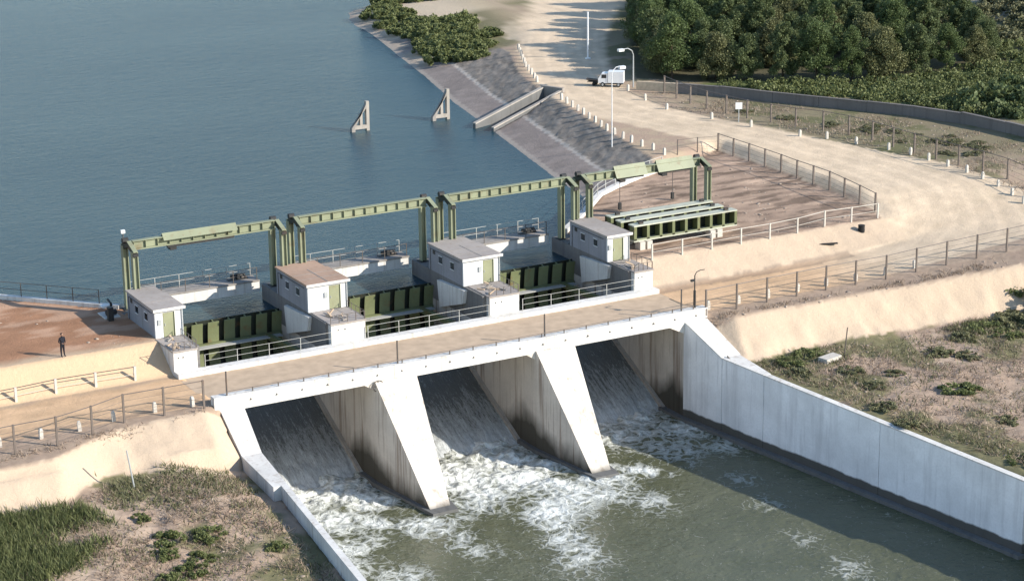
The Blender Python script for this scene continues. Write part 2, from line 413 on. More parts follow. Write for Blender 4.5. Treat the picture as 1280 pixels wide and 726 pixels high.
    wr_ = (sstep(62, 50, X+1.5*jit)*(Y < 0))[..., None]; rc = rc*(1-wr_)+wr_*rc*c(.92,.79,.68)
    widen = inside(X, Y, [(56,-11),(72,-13),(80,-6),(80,10),(76,24),(70,28),(66.5,28),(66,2),(62,-2)])
    col = over(col, rc, np.maximum(rf, widen*sstep(.2, .45, n1+.35*n2)*.9))
    # verges of the far road: dry stubble
    # yard & terrace
    yc = yard*(.6+.7*fbm(X*.5, Y*1.2, 44)[..., None]); yc = yc*(1-.45*sstep(.52, .66, fbm(X*.35, Y*1.6, 45))[..., None])
    yc = yc+c(.14,.10,.07)*sstep(.60, .72, fbm(X*.4+9, Y*1.9, 47))[..., None]
    col = over(col, yc, ins*1.0)
    tr = (X < 0) & (Y > -.7) & (wd < 0)
    tc = red*(.75+.5*fbm(X*.5, Y*.9, 52)[..., None]); tc = tc+c(.12,.105,.085)*sstep(.5, .68, fbm(X*.35+4, Y*.8, 53)+.25*sstep(6, 14, Y+.7*X+4)-.22*sstep(8, 1, Y)*0)[..., None]
    tc = over(tc, pale*.9, sstep(1.4, -.6, Y+1.2*jit)*.75)
    col = over(col, tc, tr*1.0)
    # banks of bare sand
    b1 = (X > 37.6) & (Y < -.5+.25*jit) & (Y > -3.9) & (X < 64.5)
    col = over(col, sand*(.93+.14*n2[..., None]), b1*sstep(66, 62, X))
    b2 = (X > 37) & (Y < cr+.2) & (Y > to-.2) & (X < 67.2); col = over(col, sand*(.94+.12*n2[..., None]), b2*sstep(67.4, 66.6, X))
    b3 = (X < 1) & (Y < cl+.1) & (Y > tl-.1); col = over(col, sand*(.96+.1*n2[..., None]), b3*1.0)
    b4 = (X < 0) & (Y < -.6) & (Y > -3.5); col = over(col, pale*c(1.02,.92,.82), b4*.9)
    # rough verge between road fence and the bank crest
    v1 = ((X > 37.8) & (Y > cr) & (Y < -10.6)) | ((X < 0) & (Y > cl) & (Y < -10.4))
    col = over(col, (scrub*.95)*(.7+.6*n3[..., None]), v1*.8)
    ds = ((X > 37.8) & (X < 58) & (Y < -3.7+.5*jit) & (Y > -4.7+.8*jit)) | ((X < 0) & (Y > -10.3+.6*jit) & (Y < -9.6+.6*jit)); col = over(col, dk*2.2, ds*.55)  # dark shading painted into the ground colour as strips along the road edges
    # lower ground
    lo = ((X > 36) & (Y < to)) | ((X < 5) & (Y < tl))
    lc = scrub*(.72+.56*n3[..., None]); lc = over(lc, c(.52,.40,.30), sstep(.52, .64, fbm(X*.5+7, Y*.5, 71))*.7)
    gr = fbm(X*.28, Y*.28, 83)
    wallgreen = sstep(9, 1.5, X-xr(Y))*(X > 20)+sstep(4.5, 1.0, to-Y)*(X > 20)*.8+sstep(5, 1, tl-Y)*(X < 5)*.55
    lc = over(lc, olive*(.7+.5*n3[..., None]), np.clip(sstep(.47, .60, gr+.26*wallgreen-.02), 0, 1)*.9)
    col = over(col, lc, lo*1.0)
    return z, np.clip(col, .01, .9)
def axis(a, b, st, lo, hi):
    m = np.arange(a, b, st); out = [m]
    d = st; x = m[-1]; r = []
    while x < hi: d = min(d*1.12, 400); x += d; r.append(x)
    d = st; x = m[0]; l = []
    while x > lo: d = min(d*1.12, 400); x -= d; l.append(x)
    return np.concatenate([np.array(l[::-1]), m, np.array(r)])
xs = axis(-24, 92, .3, -3500, 3500); ys = axis(-46, 86, .3, -3000, 4500)
me, X, Y, Z = gridmesh('ground', xs, ys, lambda X, Y: terrain(X, Y))
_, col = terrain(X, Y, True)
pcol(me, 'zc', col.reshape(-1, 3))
k = NT('ground_soil'); a = k.attr('zc').outputs['Color']
f1 = k.noise(3.0, 6, None, .7); f2 = k.noise(14, 4, None, .7); f3 = k.noise(.7, 5, k.scale(k.pos, (1, 1, .3)), .6)
cc = k.mix(k.ramp(f1, .3, .75, .0, .42), a, (.0,.0,.0), 'MIX'); cc = k.mix(k.ramp(f1, .25, .75), cc, a)
cc = k.mix(k.ramp(f2, .56, .75, 0, .45), cc, k.mix(1., cc, (.45,.42,.4), 'MULTIPLY'))
cc = k.mix(k.ramp(f3, .5, .72, 0, .3), cc, k.mix(1., cc, (1.2,1.17,1.12), 'MULTIPLY'))
k.bump(k.math('ADD', f1, k.math('MULTIPLY', f2, .5)), .55, .12)
ground = link('ground', me, k.done(cc, .97, .1)); tag(ground, kind='structure')
def tz(x, y): return float(terrain(np.array([[float(x)]]), np.array([[float(y)]]))[0, 0])

# ================================================================== WATER
k = NT('reservoir_water'); v1 = k.scale(k.pos, (.8, 1.5, 1))
hgt = k.math('ADD', k.noise(2.4, 5, v1, .6), k.math('MULTIPLY', k.noise(.5, 3, v1), .9))
big = k.noise(.016, 4, k.scale(k.pos, (1, 2.2, 1)), .5)
col = k.mix(k.ramp(big, .32, .68), (.012,.042,.060), (.030,.064,.078))
k.bump(hgt, .5, .20); m = k.done(col, .26, .30); k.p.inputs['IOR'].default_value = 1.33
mb = MB(); poly = [(.0,5.72),(36.53,5.72),(37.5,5.72),(38.3,9.8),(41.0,12.5),(43.9,15.5),(47.3,19.1),(50.1,20.9),(54.2,23.1),(60,26),(300,120),(3000,1200),(3000,4300),(-3000,4300),(-3000,3100),(-40,49),(-9,16.1),(-2.9,9.6),(-1.6,8.5),(0,8)]
mb.v = [(x, y, WL) for x, y in poly]; mb.f = [tuple(range(len(poly)))]
tag(link('reservoir_water', mb, m), kind='structure')

# tailwater with foam: the sheet is lifted by real waves where the jets land
FO = [(17.5,-24.8,1.6,.82),(16.4,-28.9,1.5,.72),(22.3,-20.2,1.8,.85),(9.6,-24.2,1.2,.5),(1.4,-13,2.6,1),(.8,-18,2.2,.95),(.3,-22.5,2.0,.85),(.3,-27,1.8,.6),(11.8,-20.3,1.3,.8),(22.5,-15,2.0,.9),(24.6,-19.2,1.3,.85),(20.6,-21.6,2.2,.85),(6.3,-6.4,2.6,1),(7.1,-10.5,3.5,1),(4.0,-11,3.2,1),(8.4,-13.6,2.6,.95),(4.2,-16,2.8,.9),(6.6,-18.2,2,.8),(9.2,-20.4,1.8,.8),(3.5,-21.5,2.0,.75),(2.2,-24,1.8,.6),(4.0,-26.5,1.6,.6),
      (15.2,-8,2.6,1),(20,-8,3,1),(15.4,-13,3.3,1),(20,-11.5,3.4,1),(19.2,-16,3.2,1),(15.3,-17.2,2.4,.95),(21.2,-18.8,2.4,.95),(23.3,-21.7,2.0,.8),(25.3,-24.7,1.8,.65),(18.4,-22.5,2.2,.9),(16.9,-27,1.7,.8),(15.9,-30.5,1.6,.65),(10.3,-22.8,1.4,.6),(11,-26,1.4,.5),(14.5,-31.5,1.4,.5),
      (29.5,-8,3,.95),(34,-8,3,.95),(31,-11.8,3,.8),(34.8,-13,2.6,.75),(32.8,-16.5,2.6,.5),(36,-17.5,1.9,.55),(27.2,-18.6,1.0,.85),(26.2,-17.4,.7,.9),(28.6,-20.2,.8,.5),
      (33.5,-24.7,1.4,.36),(32.3,-29,1.2,.28),(30.5,-34.8,1.2,.34),(30,-40.7,1.6,.42),(29,-44,1.5,.3),(12,-36,2.4,.18),(8,-33,2.2,.2)]
CLEAR = [(6.4,-22.6,1.6),(13.1,-21.4,1.8),(13.9,-24.8,1.8),(20.5,-29.5,3.0),(27.4,-29.5,3),(9,-16.8,.9)]
xs2 = np.arange(-6, 43.5, .14); ys2 = np.arange(-52, -6.2, .14)
def tailz(X, Y, foam=False):
    wx = X+1.6*(fbm(X*.35, Y*.35, 11)-.5)*2; wy = Y+1.6*(fbm(X*.35, Y*.35, 12)-.5)*2
    d = np.zeros(X.shape)
    for (x, y, r, s) in FO: d = np.maximum(d, s*np.exp(-((wx-x)**2+(wy-y)**2)/(1.35*r*r)))
    for (x, y, r) in CLEAR: d = d*(1-.8*np.exp(-((wx-x)**2+(wy-y)**2)/(r*r)))
    turb = sstep(-26, -8, Y)*.75+.25
    z = TW + turb*d*(.8*(fbm(X*.8, Y*.8, 31)-.5)+.5*(fbm(X*2.2, Y*2.2, 37, 3)-.5)) + .10*(fbm(X*.9, Y*.9, 41)-.5)
    ramp = sstep(-9.5, -6.2, Y); z = z+ramp*.25
    return (z, d) if foam else z
me, X, Y, Z = gridmesh('tailwater', xs2, ys2, lambda X, Y: tailz(X, Y))
_, fd = tailz(X, Y, True); pcol(me, 'foam', np.repeat(fd.reshape(-1, 1), 3, 1))
def foam_nodes(k, dens, vec, base, foamc=(.74,.76,.72)):
    wv = k.n('ShaderNodeTexNoise'); k.L(vec, wv.inputs['Vector']); wv.inputs['Scale'].default_value = .7; wv.inputs['Detail'].default_value = 4
    ad = k.n('ShaderNodeVectorMath', operation='MULTIPLY_ADD'); k.L(wv.outputs['Color'], ad.inputs[0]); ad.inputs[1].default_value = (2.2,2.2,0); k.L(vec, ad.inputs[2])
    vo = k.n('ShaderNodeTexVoronoi', feature='DISTANCE_TO_EDGE'); k.L(ad.outputs[0], vo.inputs['Vector']); vo.inputs['Scale'].default_value = 1.1
    vo2 = k.n('ShaderNodeTexVoronoi', feature='DISTANCE_TO_EDGE'); k.L(ad.outputs[0], vo2.inputs['Vector']); vo2.inputs['Scale'].default_value = 3.4
    n = k.noise(2.0, 9, ad.outputs[0], .72)
    lace = k.math('SUBTRACT', 1., k.ramp(vo.outputs['Distance'], 0, .26)); lace2 = k.math('SUBTRACT', 1., k.ramp(vo2.outputs['Distance'], 0, .32))
    t = k.math('ADD', k.math('MULTIPLY', lace, .34), k.math('ADD', k.math('MULTIPLY', lace2, .22), k.math('MULTIPLY', n, .62)))
    e = k.math('ADD', t, k.math('MULTIPLY', dens, .82))
    f = k.ramp(e, .80, 1.50)
    return k.mix(f, base, foamc), f
k = NT('tail_water'); dens = k.attr('foam').outputs['Fac']
base = k.mix(k.ramp(k.noise(.25, 4), .35, .7), (.082,.088,.050), (.105,.110,.066))
colr, f = foam_nodes(k, dens, k.pos, base)
k.bump(k.math('ADD', k.noise(2.2, 5, k.scale(k.pos, (1,1,.2))), k.math('MULTIPLY', f, .8)), .6, .16)
rg = k.ramp(f, 0, .6, .14, .75); m = k.done(colr, rg, .5); k.p.inputs['IOR'].default_value = 1.33
tag(link('tailwater', me, m), kind='structure')

# ================================================================== DAM
PX = [(10.0, 13.27), (23.27, 26.53)]
# ---- chutes (sill + glacis) and the flow on them
CHP = [(7.0,-4.35),(0,-4.35),(-9.2,-8.85),(-20,-9.6),(-20,-11),(7,-11)]
chn = ['leftmost spillway bay beneath the road bridge', 'middle spillway bay beneath the road bridge', 'right spillway bay beside the long training wall']
km = NT('chute_flow'); vv = km.scale(km.pos, (3.4, .35, .35)); s1 = km.noise(1.2, 6, vv, .7); s2 = km.noise(5, 5, km.scale(km.pos, (2.2, .7, .7)), .7)
ef = km.math('ADD', km.math('MULTIPLY', s1, .6), km.math('MULTIPLY', s2, .5))
yy = km.sep(km.pos)[1]
ff = km.math('ADD', ef, km.ramp(yy, -2.5, -8.5, 0, .30))
fc = km.ramp(ff, .58, 1.0)
km.bump(ef, .8, .12); flow_m = km.done(km.mix(fc, (.105,.108,.098), (.62,.65,.65)), km.ramp(fc, 0, 1, .2, .7), .5)
for i, (x0, x1) in enumerate(BX):
    o = link('spillway_chute', MB().xprof(CHP, x0+.004, x1-.004), MT['chute']); tag(o, 'dark wet concrete chute of the '+chn[i], 'spillway', 'spillway chutes')
    link('side_curb', MB().prism([(x1-.30,.0,-4.4),(x1-.30,-8.9,-8.75),(x1-.30,-8.9,-8.15),(x1-.30,.0,-3.8)],[(x1-.006,.0,-4.4),(x1-.006,-8.9,-8.75),(x1-.006,-8.9,-8.15),(x1-.006,.0,-3.8)]), MT['grey2'], o)
    xs3 = np.arange(x0+.02, x1-.01, .16); ys3 = np.arange(-9.6, 5.4, .16)
    def fz(X, Y):
        zf = np.where(Y > 0, -4.35, -4.35+Y*(4.5/9.2)); g = sstep(-4, -9, Y)
        return zf+.28+.10*(fbm(X*2.2, Y*.7, 51)-.5)+g*(.55*(fbm(X*1.2, Y*1.2, 57)-.5))
    me, *_ = gridmesh('chute_water', xs3, ys3, fz)
    tag(link('chute_water', me, flow_m), kind='structure')

# ---- piers
def house(o_x0, o_x1, loc, label, door, wide, roofm='roof'):
    """control house on top of a pier: local origin at x0, front at y=0, floor z=0"""
    W = o_x1-o_x0; t = empty('control_house', label, 'building', loc, group='control houses on the piers')
    H = 2.05
    wl = MB(); d0, d1 = door; th = .18
    wl.box(0, d0, 0, th, 0, H).box(d1, W, 0, th, 0, H).box(d0, d1, 0, th, 1.86, H)
    link('front_wall', wl, MT['house'], t)
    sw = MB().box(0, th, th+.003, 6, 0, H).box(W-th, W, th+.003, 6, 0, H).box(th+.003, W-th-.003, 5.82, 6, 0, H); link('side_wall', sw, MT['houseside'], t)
    r = link('roof', MB().box(-.14, W+.14, -.2, 3.9, H+.003, H+.17), MT[roofm], t)
    link('roof_edge', MB().box(-.17, W+.17, -.23, -.203, H-.02, H+.19), MT['white'], r)
    link('roof', MB().box(-.06, W+.06, 3.903, 6.12, H+.003, H+.11), MT[roofm], t)
    for yy in ((1.3, 2.6) if wide else (1.9,)): link('roof_joint', MB().box(-.15, W+.15, yy, yy+.06, H+.15, H+.185), MT['grey'], r)
    if wide: link('roof_joint', MB().box(W*.5, W*.5+.07, -.1, 3.8, H+.15, H+.19), MT['grey'], r)
    d = link('door', MB().box(d0+.03, d1-.03, .05, .10, .02, 1.84), MT['door'], t)
    link('door_frame', MB().box(d0, d0+.03, .0-.02, .12, 0, 1.86).box(d1-.03, d1, -.02, .12, 0, 1.86), MT['door'], d)
    link('handle', MB().box(d0+.12, d0+.16, .01, .05, .85, 1.05), MT['galv'], d)
    link('downpipe', MB().tube((W-.08,-.06,0),(W-.08,-.06,H),.035), MT['galv'], t)
    link('vent', MB().box(-.03,-.003,4.8,5.2,1.45,1.75), MT['darksteel'], t); link('conduit', MB().path([(-.03,5.6,0),(-.03,5.6,1.8),(-.03,.6,1.8)], .02, 5), MT['darksteel'], t)
    link('junction_box', MB().box(d0-.42,d0-.14,-.09,-.003,1.0,1.4), MT['galv'], t)
    for yy in (1.6, 3.6):
        wn = link('window', MB().box(-.02, .02, yy, yy+.55, .95, 1.5), MT['glass'], t)
        link('sill', MB().box(-.05, -.022, yy-.06, yy+.61, .89, .945), MT['house'], wn); link('lintel', MB().box(-.05, -.022, yy-.06, yy+.61, 1.505, 1.56), MT['house'], wn)
    return t
def pedestal(x0, x1, lab):
    t = empty('equipment_pedestal', lab, 'pedestal', ((x0+x1)/2, -1.9, 0), group='white pedestals in front of the houses')
    hw = (x1-x0)/2
    link('body', MB().box(-hw, hw, -1.75, 1.65, -.3, 1.62), MT['white'], t)
    s = link('top_slab', MB().box(-hw-.06, hw+.06, -1.82, 1.68, 1.623, 1.74), MT['roof'], t)
    rl = MB(); n = 5
    ring = [(-hw,-1.7),(hw,-1.7),(hw,1.5)]
    for a, b in ((0,1),(1,2)):
        for j in range(n):
            f = j/(n-1)*.98; px = ring[a][0]+(ring[b][0]-ring[a][0])*f; py = ring[a][1]+(ring[b][1]-ring[a][1])*f
            rl.box(px-.02, px+.02, py-.02, py+.02, 1.74, 2.35)
    rl.path([(ring[0][0], ring[0][1], 2.33),(ring[1][0], ring[1][1], 2.33),(ring[2][0], ring[2][1], 2.33)], .02, 5)
    link('guard_rail', rl, MT['rail'], t)
    for j in range(7):
        hx = rnd.uniform(-hw*.8, hw*.5); hy = rnd.uniform(-1.5, 1.2); a = rnd.uniform(0, 3)
        L = rnd.uniform(.3, .8)
        link('timber_scrap', MB().bar((hx-L/2*math.cos(a), hy-L/2*math.sin(a), 1.79), (hx+L/2*math.cos(a), hy+L/2*math.sin(a), 1.80+.05*j), .14, .09), MT['grey' if j % 2 else 'deck'], t)
    for zz in (.15, 1.2):
        for xx in (-hw*.6, -hw*.2): link('bolt', MB().tube((xx,-1.75,zz),(xx,-1.79,zz),.05), MT['darksteel'], t)
    link('drain_slot', MB().box(hw*.2, hw*.85, -1.775, -1.752, -.02, .1), MT['darksteel'], t)
    return t
def pier(x0, x1, lab):
    xc = (x0+x1)/2; W = (x1-x0)/2
    t = empty('spillway_pier', lab, 'pier', (xc, -4, -11))
    b = MB(); g = 11.0                        # local z = world + 11, local y = world + 4
    # upstream round nose up to the deck
    up = [(-W,-7.2),(W,-7.2),(W,13.2)] + [(W*math.cos(a), 13.2+W*math.sin(a)) for a in np.linspace(.3, PI-.3, 6)] + [(-W,13.2)]
    b.plan(up, 0, g-.62)
    link('body', b, MT['pier'], t)
    # downstream: plan tapers, top slopes to the tailwater
    yE = -14.4; hw = .72
    yT = -7.5
    dn = MB(); pl = [(-W,-7.203),(W,-7.203),(W,yT),(hw,yE),(-hw,yE),(-W,yT)]
    dn.plan([(-W,yT),(hw*-1,yE),(hw,yE),(W,yT),(W,-7.203),(-W,-7.203)], 0, [g-.5,2.35,2.35,g-.5,g-.5,g-.5])
    nb = link('tapered_nose', dn, MT['pier'], t)
    sf = MB(); e = .012
    sf.prism([(-W,yT,g-.5+e),(W,yT,g-.5+e),(hw,yE-.0,2.35+e),(-hw,yE,2.35+e)], [(-W-.02,yT,g-.44+e),(W+.02,yT,g-.44+e),(hw+.02,yE-.05,2.43+e),(-hw-.02,yE-.05,2.43+e)])
    sf.prism([(-W-.02,-7.25,g-.5+e),(W+.02,-7.25,g-.5+e),(W+.02,yT,g-.5+e),(-W-.02,yT,g-.5+e)], [(-W-.02,-7.25,g-.44+e),(W+.02,-7.25,g-.44+e),(W+.02,yT,g-.44+e),(-W-.02,yT,g-.44+e)])
    link('sloping_cap', sf, MT['nose'], nb)
    ft = MB(); o = .38
    ft.plan([(-W-o,-5),(-W-o,yT),(-hw-o*.7,yE-.5),(hw+o*.7,yE-.5),(W+o,yT),(W+o,-5)], 0, 2.92)
    link('footing', ft, MT['chute'], t)
    # upper pier: carries the house, columns and trunnion
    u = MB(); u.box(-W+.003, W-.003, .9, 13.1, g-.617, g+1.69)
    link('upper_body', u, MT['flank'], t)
    return t
p1 = pier(*PX[0], 'stained concrete spillway pier with sloping pale nose, between left and middle bays')
p2 = pier(*PX[1], 'stained concrete spillway pier with sloping pale nose, between middle and right bays')
# ---- abutments
def abut_left():
    t = empty('left_abutment', 'white concrete abutment at left end of the bridge, stepping down to the thin left wall', 'abutment', (-1.1, -4, -11)); g = 11
    b = MB(); b.box(-1.05, 1.1, -7.2, 13.6, 0, g-.62); link('body', b, MT['pier'], t)
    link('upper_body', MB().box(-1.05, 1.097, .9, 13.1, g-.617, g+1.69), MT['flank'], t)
    # sloping ramp slab then level slab (world: y -11.2..-15.5..-22, x follows the flare)
    def Xl(y): return -0.132*max(0, -11.3-y)+1.1
    ys_ = [-11.203, -15.5, -21.8]; zs_ = [-.45, -2.4, -2.4]; ow = [1.75, 1.45, 1.0]
    for nme, a, c_ in (('ramp_slab',0,1),('level_slab',1,2)):
        s = MB(); A = [(Xl(ys_[a])-ow[a], ys_[a]+4),(Xl(ys_[a]), ys_[a]+4),(Xl(ys_[c_]), ys_[c_]+4+.002*a),(Xl(ys_[c_])-ow[c_], ys_[c_]+4)]
        s.plan(A, 0, [zs_[a]+g, zs_[a]+g, zs_[c_]+g, zs_[c_]+g]); link(nme, s, MT['white'], t)
    s = MB(); yw = [-21.81, -34, -47]
    for a in (0, 1):
        A = [(Xl(yw[a])-.45, yw[a]+4),(Xl(yw[a]), yw[a]+4),(Xl(yw[a+1]), yw[a+1]+4.01),(Xl(yw[a+1])-.45, yw[a+1]+4.01)]
        z = [-2.38+g, -2.38+g, -2.3+g, -2.3+g] if a == 0 else [-2.3+g, -2.3+g, -2.2+g, -2.2+g]
        link('wall_panel', MB().plan(A, 0, z), MT['white'], t)
    return t
abut_left()
def abut_right():
    t = empty('right_training_wall', 'long bluish white concrete training wall right of the spillway, falling to the tailwater', 'wall', (37.6, -4, -11)); g = 11
    link('body', MB().box(-1.07, .97, -7.2, 13.6, 0, g-.62), MT['pier'], t)
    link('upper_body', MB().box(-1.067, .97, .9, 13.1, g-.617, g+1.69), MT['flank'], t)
    def Xr(y): return 0.132*max(0, -11.3-y)-1.07
    segs = [(-11.203,-15.6,-.3,-2.15,2.0,1.7,'ramp_panel'),(-15.65,-20.2,-2.15,-2.28,1.6,.6,'wall_panel'),(-20.25,-32.0,-2.28,-2.6,.48,.48,'wall_panel'),(-32.05,-45.0,-2.6,-2.95,.48,.48,'wall_panel')]
    for y0,y1,z0,z1,w0,w1,nm in segs:
        A = [(Xr(y0), y0+4),(Xr(y0)+w0, y0+4),(Xr(y1)+w1, y1+4),(Xr(y1), y1+4)]
        p = link(nm, MB().plan(A, 0, [z0-.1+g, z0-.1+g, z1-.1+g, z1-.1+g]), MT['train'], t)
        Bv = [(Xr(y0)-.02, y0+4),(Xr(y0)+w0+.02, y0+4),(Xr(y1)+w1+.02, y1+4),(Xr(y1)-.02, y1+4)]
        link('coping', MB().plan(Bv, [z0-.098+g, z0-.098+g, z1-.098+g, z1-.098+g], [z0+g, z0+g, z1+g, z1+g]), MT['white'], p)
    fo = MB(); ysf = [-8.5, -11.3, -45.2]
    for a, c_ in ((-8.5,-11.3),(-11.3,-45.3)):
        fo.plan([(Xr(a)-.55, a+4),(Xr(a)-.003, a+4),(Xr(c_)-.003, c_+4),(Xr(c_)-.55, c_+4)], 0, 2.95)
    link('footing', fo, MT['chute'], t)
    return t
abut_right()
# ---- houses and pedestals
house(-2.15, 0, (-2.15, 0, 1.7), 'narrow white control house with central green door, leftmost on the left abutment', (.62, 1.52), False)
house(10, 13.27, (10, 0, 1.7), 'white control house with green door and reddish flat roof, second from left', (1.75, 2.7), True, 'roofred')
house(23.27, 26.53, (23.27, 0, 1.7), 'white control house with green door and grey flat roof, third from left', (1.75, 2.7), True)
house(36.5, 38.6, (36.5, 0, 1.7), 'narrow white control house beside the stored stop logs, rightmost of the four', (.5, 1.5), False)
for x0, x1, l in ((-2.2,-.4,'white concrete pedestal in front of the leftmost control house'),(10.2,13.0,'white concrete pedestal in front of the second control house from left'),(23.6,26.2,'white concrete pedestal in front of the third control house from left'),(36.8,38.5,'white concrete pedestal in front of the rightmost control house')):
    pedestal(x0, x1, l)
# ---- radial gates
def gate(x0, x1, lab):
    t = empty('radial_gate', lab, 'gate', (x0, 0, -4.3), group='radial gates'); W = x1-x0
    ty, tzv = -2.6, 2.9; Rr = 8.5        # trunnion in local y,z (world z = local - 4.3)
    a1 = math.asin((.62+4.3-tzv)/Rr); a0 = -math.asin(min(.95, (tzv-.35)/Rr)); N = 12
    def pt(a, r): return (ty+r*math.cos(a), tzv+r*math.sin(a))
    A = [a0+(a1-a0)*i/N for i in range(N+1)]
    sk = MB().xprof([pt(a, Rr) for a in A]+[pt(a, Rr-.05) for a in A[::-1]], .06, W-.06); link('skin_plate', sk, MT['gateskin'], t)
    nr = 8; rib = None
    for i in range(nr):
        xx = .35+(W-.7)*i/(nr-1)
        if rib is None:
            rib = MB().xprof([pt(a, Rr-.053) for a in A]+[pt(a, Rr-.42) for a in A[::-1]], -.04, .04)
            rib.xprof([pt(a, Rr-.40) for a in A]+[pt(a, Rr-.46) for a in A[::-1]], -.45, .45)
            rib = rib.mesh('rib')
        link('rib', rib, MT['gate'], t, (xx, 0, 0))
    for a in (a0+(a1-a0)*.18, a0+(a1-a0)*.60):
        y, z = pt(a, Rr-.65); link('girder', MB().box(.12, W-.12, y-.14, y+.16, z-.10, z+.10), MT['gate'], t)
    for xx in (1.3, W-1.3):
        for a in (a0+(a1-a0)*.18, a0+(a1-a0)*.58):
            y, z = pt(a, Rr-.75); sx = .35 if xx < W/2 else W-.35
            link('arm', MB().bar((xx, y, z), (sx, ty, tzv), .36, .4), MT['gate'], t)
        sx = .35 if xx < W/2 else W-.35
        link('trunnion', MB().tube((sx-.3, ty, tzv), (sx+.3, ty, tzv), .42, n=12), MT['darksteel'], t)
    y, z = pt(a0+(a1-a0)*.58, Rr-1.15); w_ = link('walkway', MB().box(.3, W-.3, y-.35, y+.3, z+.03, z+.10), MT['railpale'], t)
    return t
gate(*BX[0], 'green ribbed radial gate in the left bay, its left ribs sunlit')
gate(*BX[1], 'green ribbed radial gate in the middle bay, between the two wide houses')
gate(*BX[2], 'green ribbed radial gate in the right bay, mostly in shade')
# trunnion walls: white wedge blocks on the right flank of each bay
for i, (x0, x1) in enumerate(BX):
    mb = MB().prism([(x1-.30,4.0,1.3),(x1-.30,-.6,1.55),(x1-.30,-.3,.4),(x1-.30,3.7,-.9)], [(x1-.003,4.0,1.3),(x1-.003,-.6,1.55),(x1-.003,-.3,.4),(x1-.003,3.7,-.9)])
    tag(link('trunnion_block', mb, MT['white']), ['white wedge block on the pier flank, right end of the left gate','white wedge block on the pier flank, right end of the middle gate','white wedge block on the abutment flank, right end of the right gate'][i], 'block', 'trunnion blocks')
# ---- upstream walkway / breast wall
for i, (x0, x1) in enumerate(BX):
    t = empty('upstream_walkway', ['pale upstream walkway beam with railing across the left bay','pale upstream walkway beam with railing across the middle bay','pale upstream walkway beam with railing across the right bay'][i], 'walkway', (x0, 10, 0), group='upstream walkways')
    link('beam', MB().box(-.2, 10.2, 0, .25, .82, 1.68), MT['white'], t)
    link('walk_slab', MB().box(-.2, 10.2, -.08, 1.5, 1.683, 1.80), MT['grey'], t)
    for yy in (.02, 1.4):
        for j in range(6):
            link('rail_post', MB().box(j*2-.025, j*2+.025, yy-.025, yy+.025, 1.803, 2.85), MT['railpale' if yy > 1 else 'rail'], t)
        for zz in (2.3, 2.83): link('rail', MB().tube((0,yy,zz),(10,yy,zz),.022,n=5), MT['railpale' if yy > 1 else 'rail'], t)
    # winding gear at the right end of the walkway
    h = empty('hoist_gear', ['dark hoist gear with two drums at the right end of the left bay walkway','dark hoist gear with two drums at the right end of the middle bay walkway','dark hoist gear with two drums at the right end of the right bay walkway'][i], 'hoist', (x1-1.9, 11.0, 1.8), group='hoist gears'); h.scale = (.7,.5,.55)
    link('bed', MB().box(-.3, 2.1, -.4, .4, .003, .12), MT['darksteel'], h)
    for xx in (.1, 1.2): link('drum', MB().tube((xx,0,.5),(xx+.6,0,.5),.3,n=12), MT['darksteel'], h)
    link('gearbox', MB().box(.75,1.15,-.25,.25,.12,.85), MT['darksteel'], h); link('motor', MB().tube((1.3,-.3,.3),(1.9,-.3,.3),.16,n=10), MT['rail'], h)
# ---- portals and crane girder
def portal(x, lab, base=1.7, y0=6.05, y1=8.25):
    t = empty('hoist_portal', lab, 'portal', (x, (y0+y1)/2, base), group='portal frames of the hoist girder'); h = (y1-y0)/2; H = 6.75-base
    for s in (-1, 1):
        l = link('leg', MB().box(-.15, .15, s*h-.07, s*h+.07, 0, H).box(-.22, -.153, s*h-.24, s*h+.24, 0, H-.01).box(.153, .22, s*h-.24, s*h+.24, 0, H-.01), MT['green'], t)
        link('base_plate', MB().box(-.4, .4, s*h-.4, s*h+.4, .003, .06), MT['darksteel'], l)
    link('gable_beam', MB().prism([(-.15,-h-.3,H-.02),(-.15,0,H+.50),(-.15,h+.3,H-.02),(-.15,h+.1,H-.38),(-.15,0,H+.10),(-.15,-h-.1,H-.38)],[(.15,-h-.3,H-.02),(.15,0,H+.50),(.15,h+.3,H-.02),(.15,h+.1,H-.38),(.15,0,H+.10),(.15,-h-.1,H-.38)]), MT['gateskin'], t)  # near-black colour paints the shade of the chevron's left face and underside
    for s in (-1, 1): link('lit_cap_plate', MB().prism([(-.17,s*(h+.34),H-.02),(.17,s*(h+.34),H-.02),(.17,0,H+.505),(-.17,0,H+.505)],[(-.17,s*(h+.34),H+.04),(.17,s*(h+.34),H+.04),(.17,0,H+.565),(-.17,0,H+.565)]), MT['green'], t)  # lighter green plates put the sunlit top edge over the dark beam
    link('sheave', MB().tube((-.35,.5,H+.50),(.1,.5,H+.50),.22,n=10), MT['darksteel'], t)
    link('cable_block', MB().box(-.2,.2,-h-.35,-h-.1,H-.35,H-.1), MT['darksteel'], t)
    return t
portal(-1.33, 'green portal frame behind the leftmost control house, carrying the girder end')
portal(10.72, 'green portal frame behind the second house, left one of its pair')
portal(12.28, 'green portal frame behind the second house, right one of its pair')
portal(23.9, 'green portal frame behind the third house, left one of its pair')
portal(25.5, 'green portal frame behind the third house, right one of its pair')
portal(36.98, 'green portal frame behind the rightmost house, left one of its pair')
portal(38.42, 'green portal frame behind the rightmost house, right one of its pair')
portal(50.3, 'green portal frame standing in the yard at the right end of the girder')
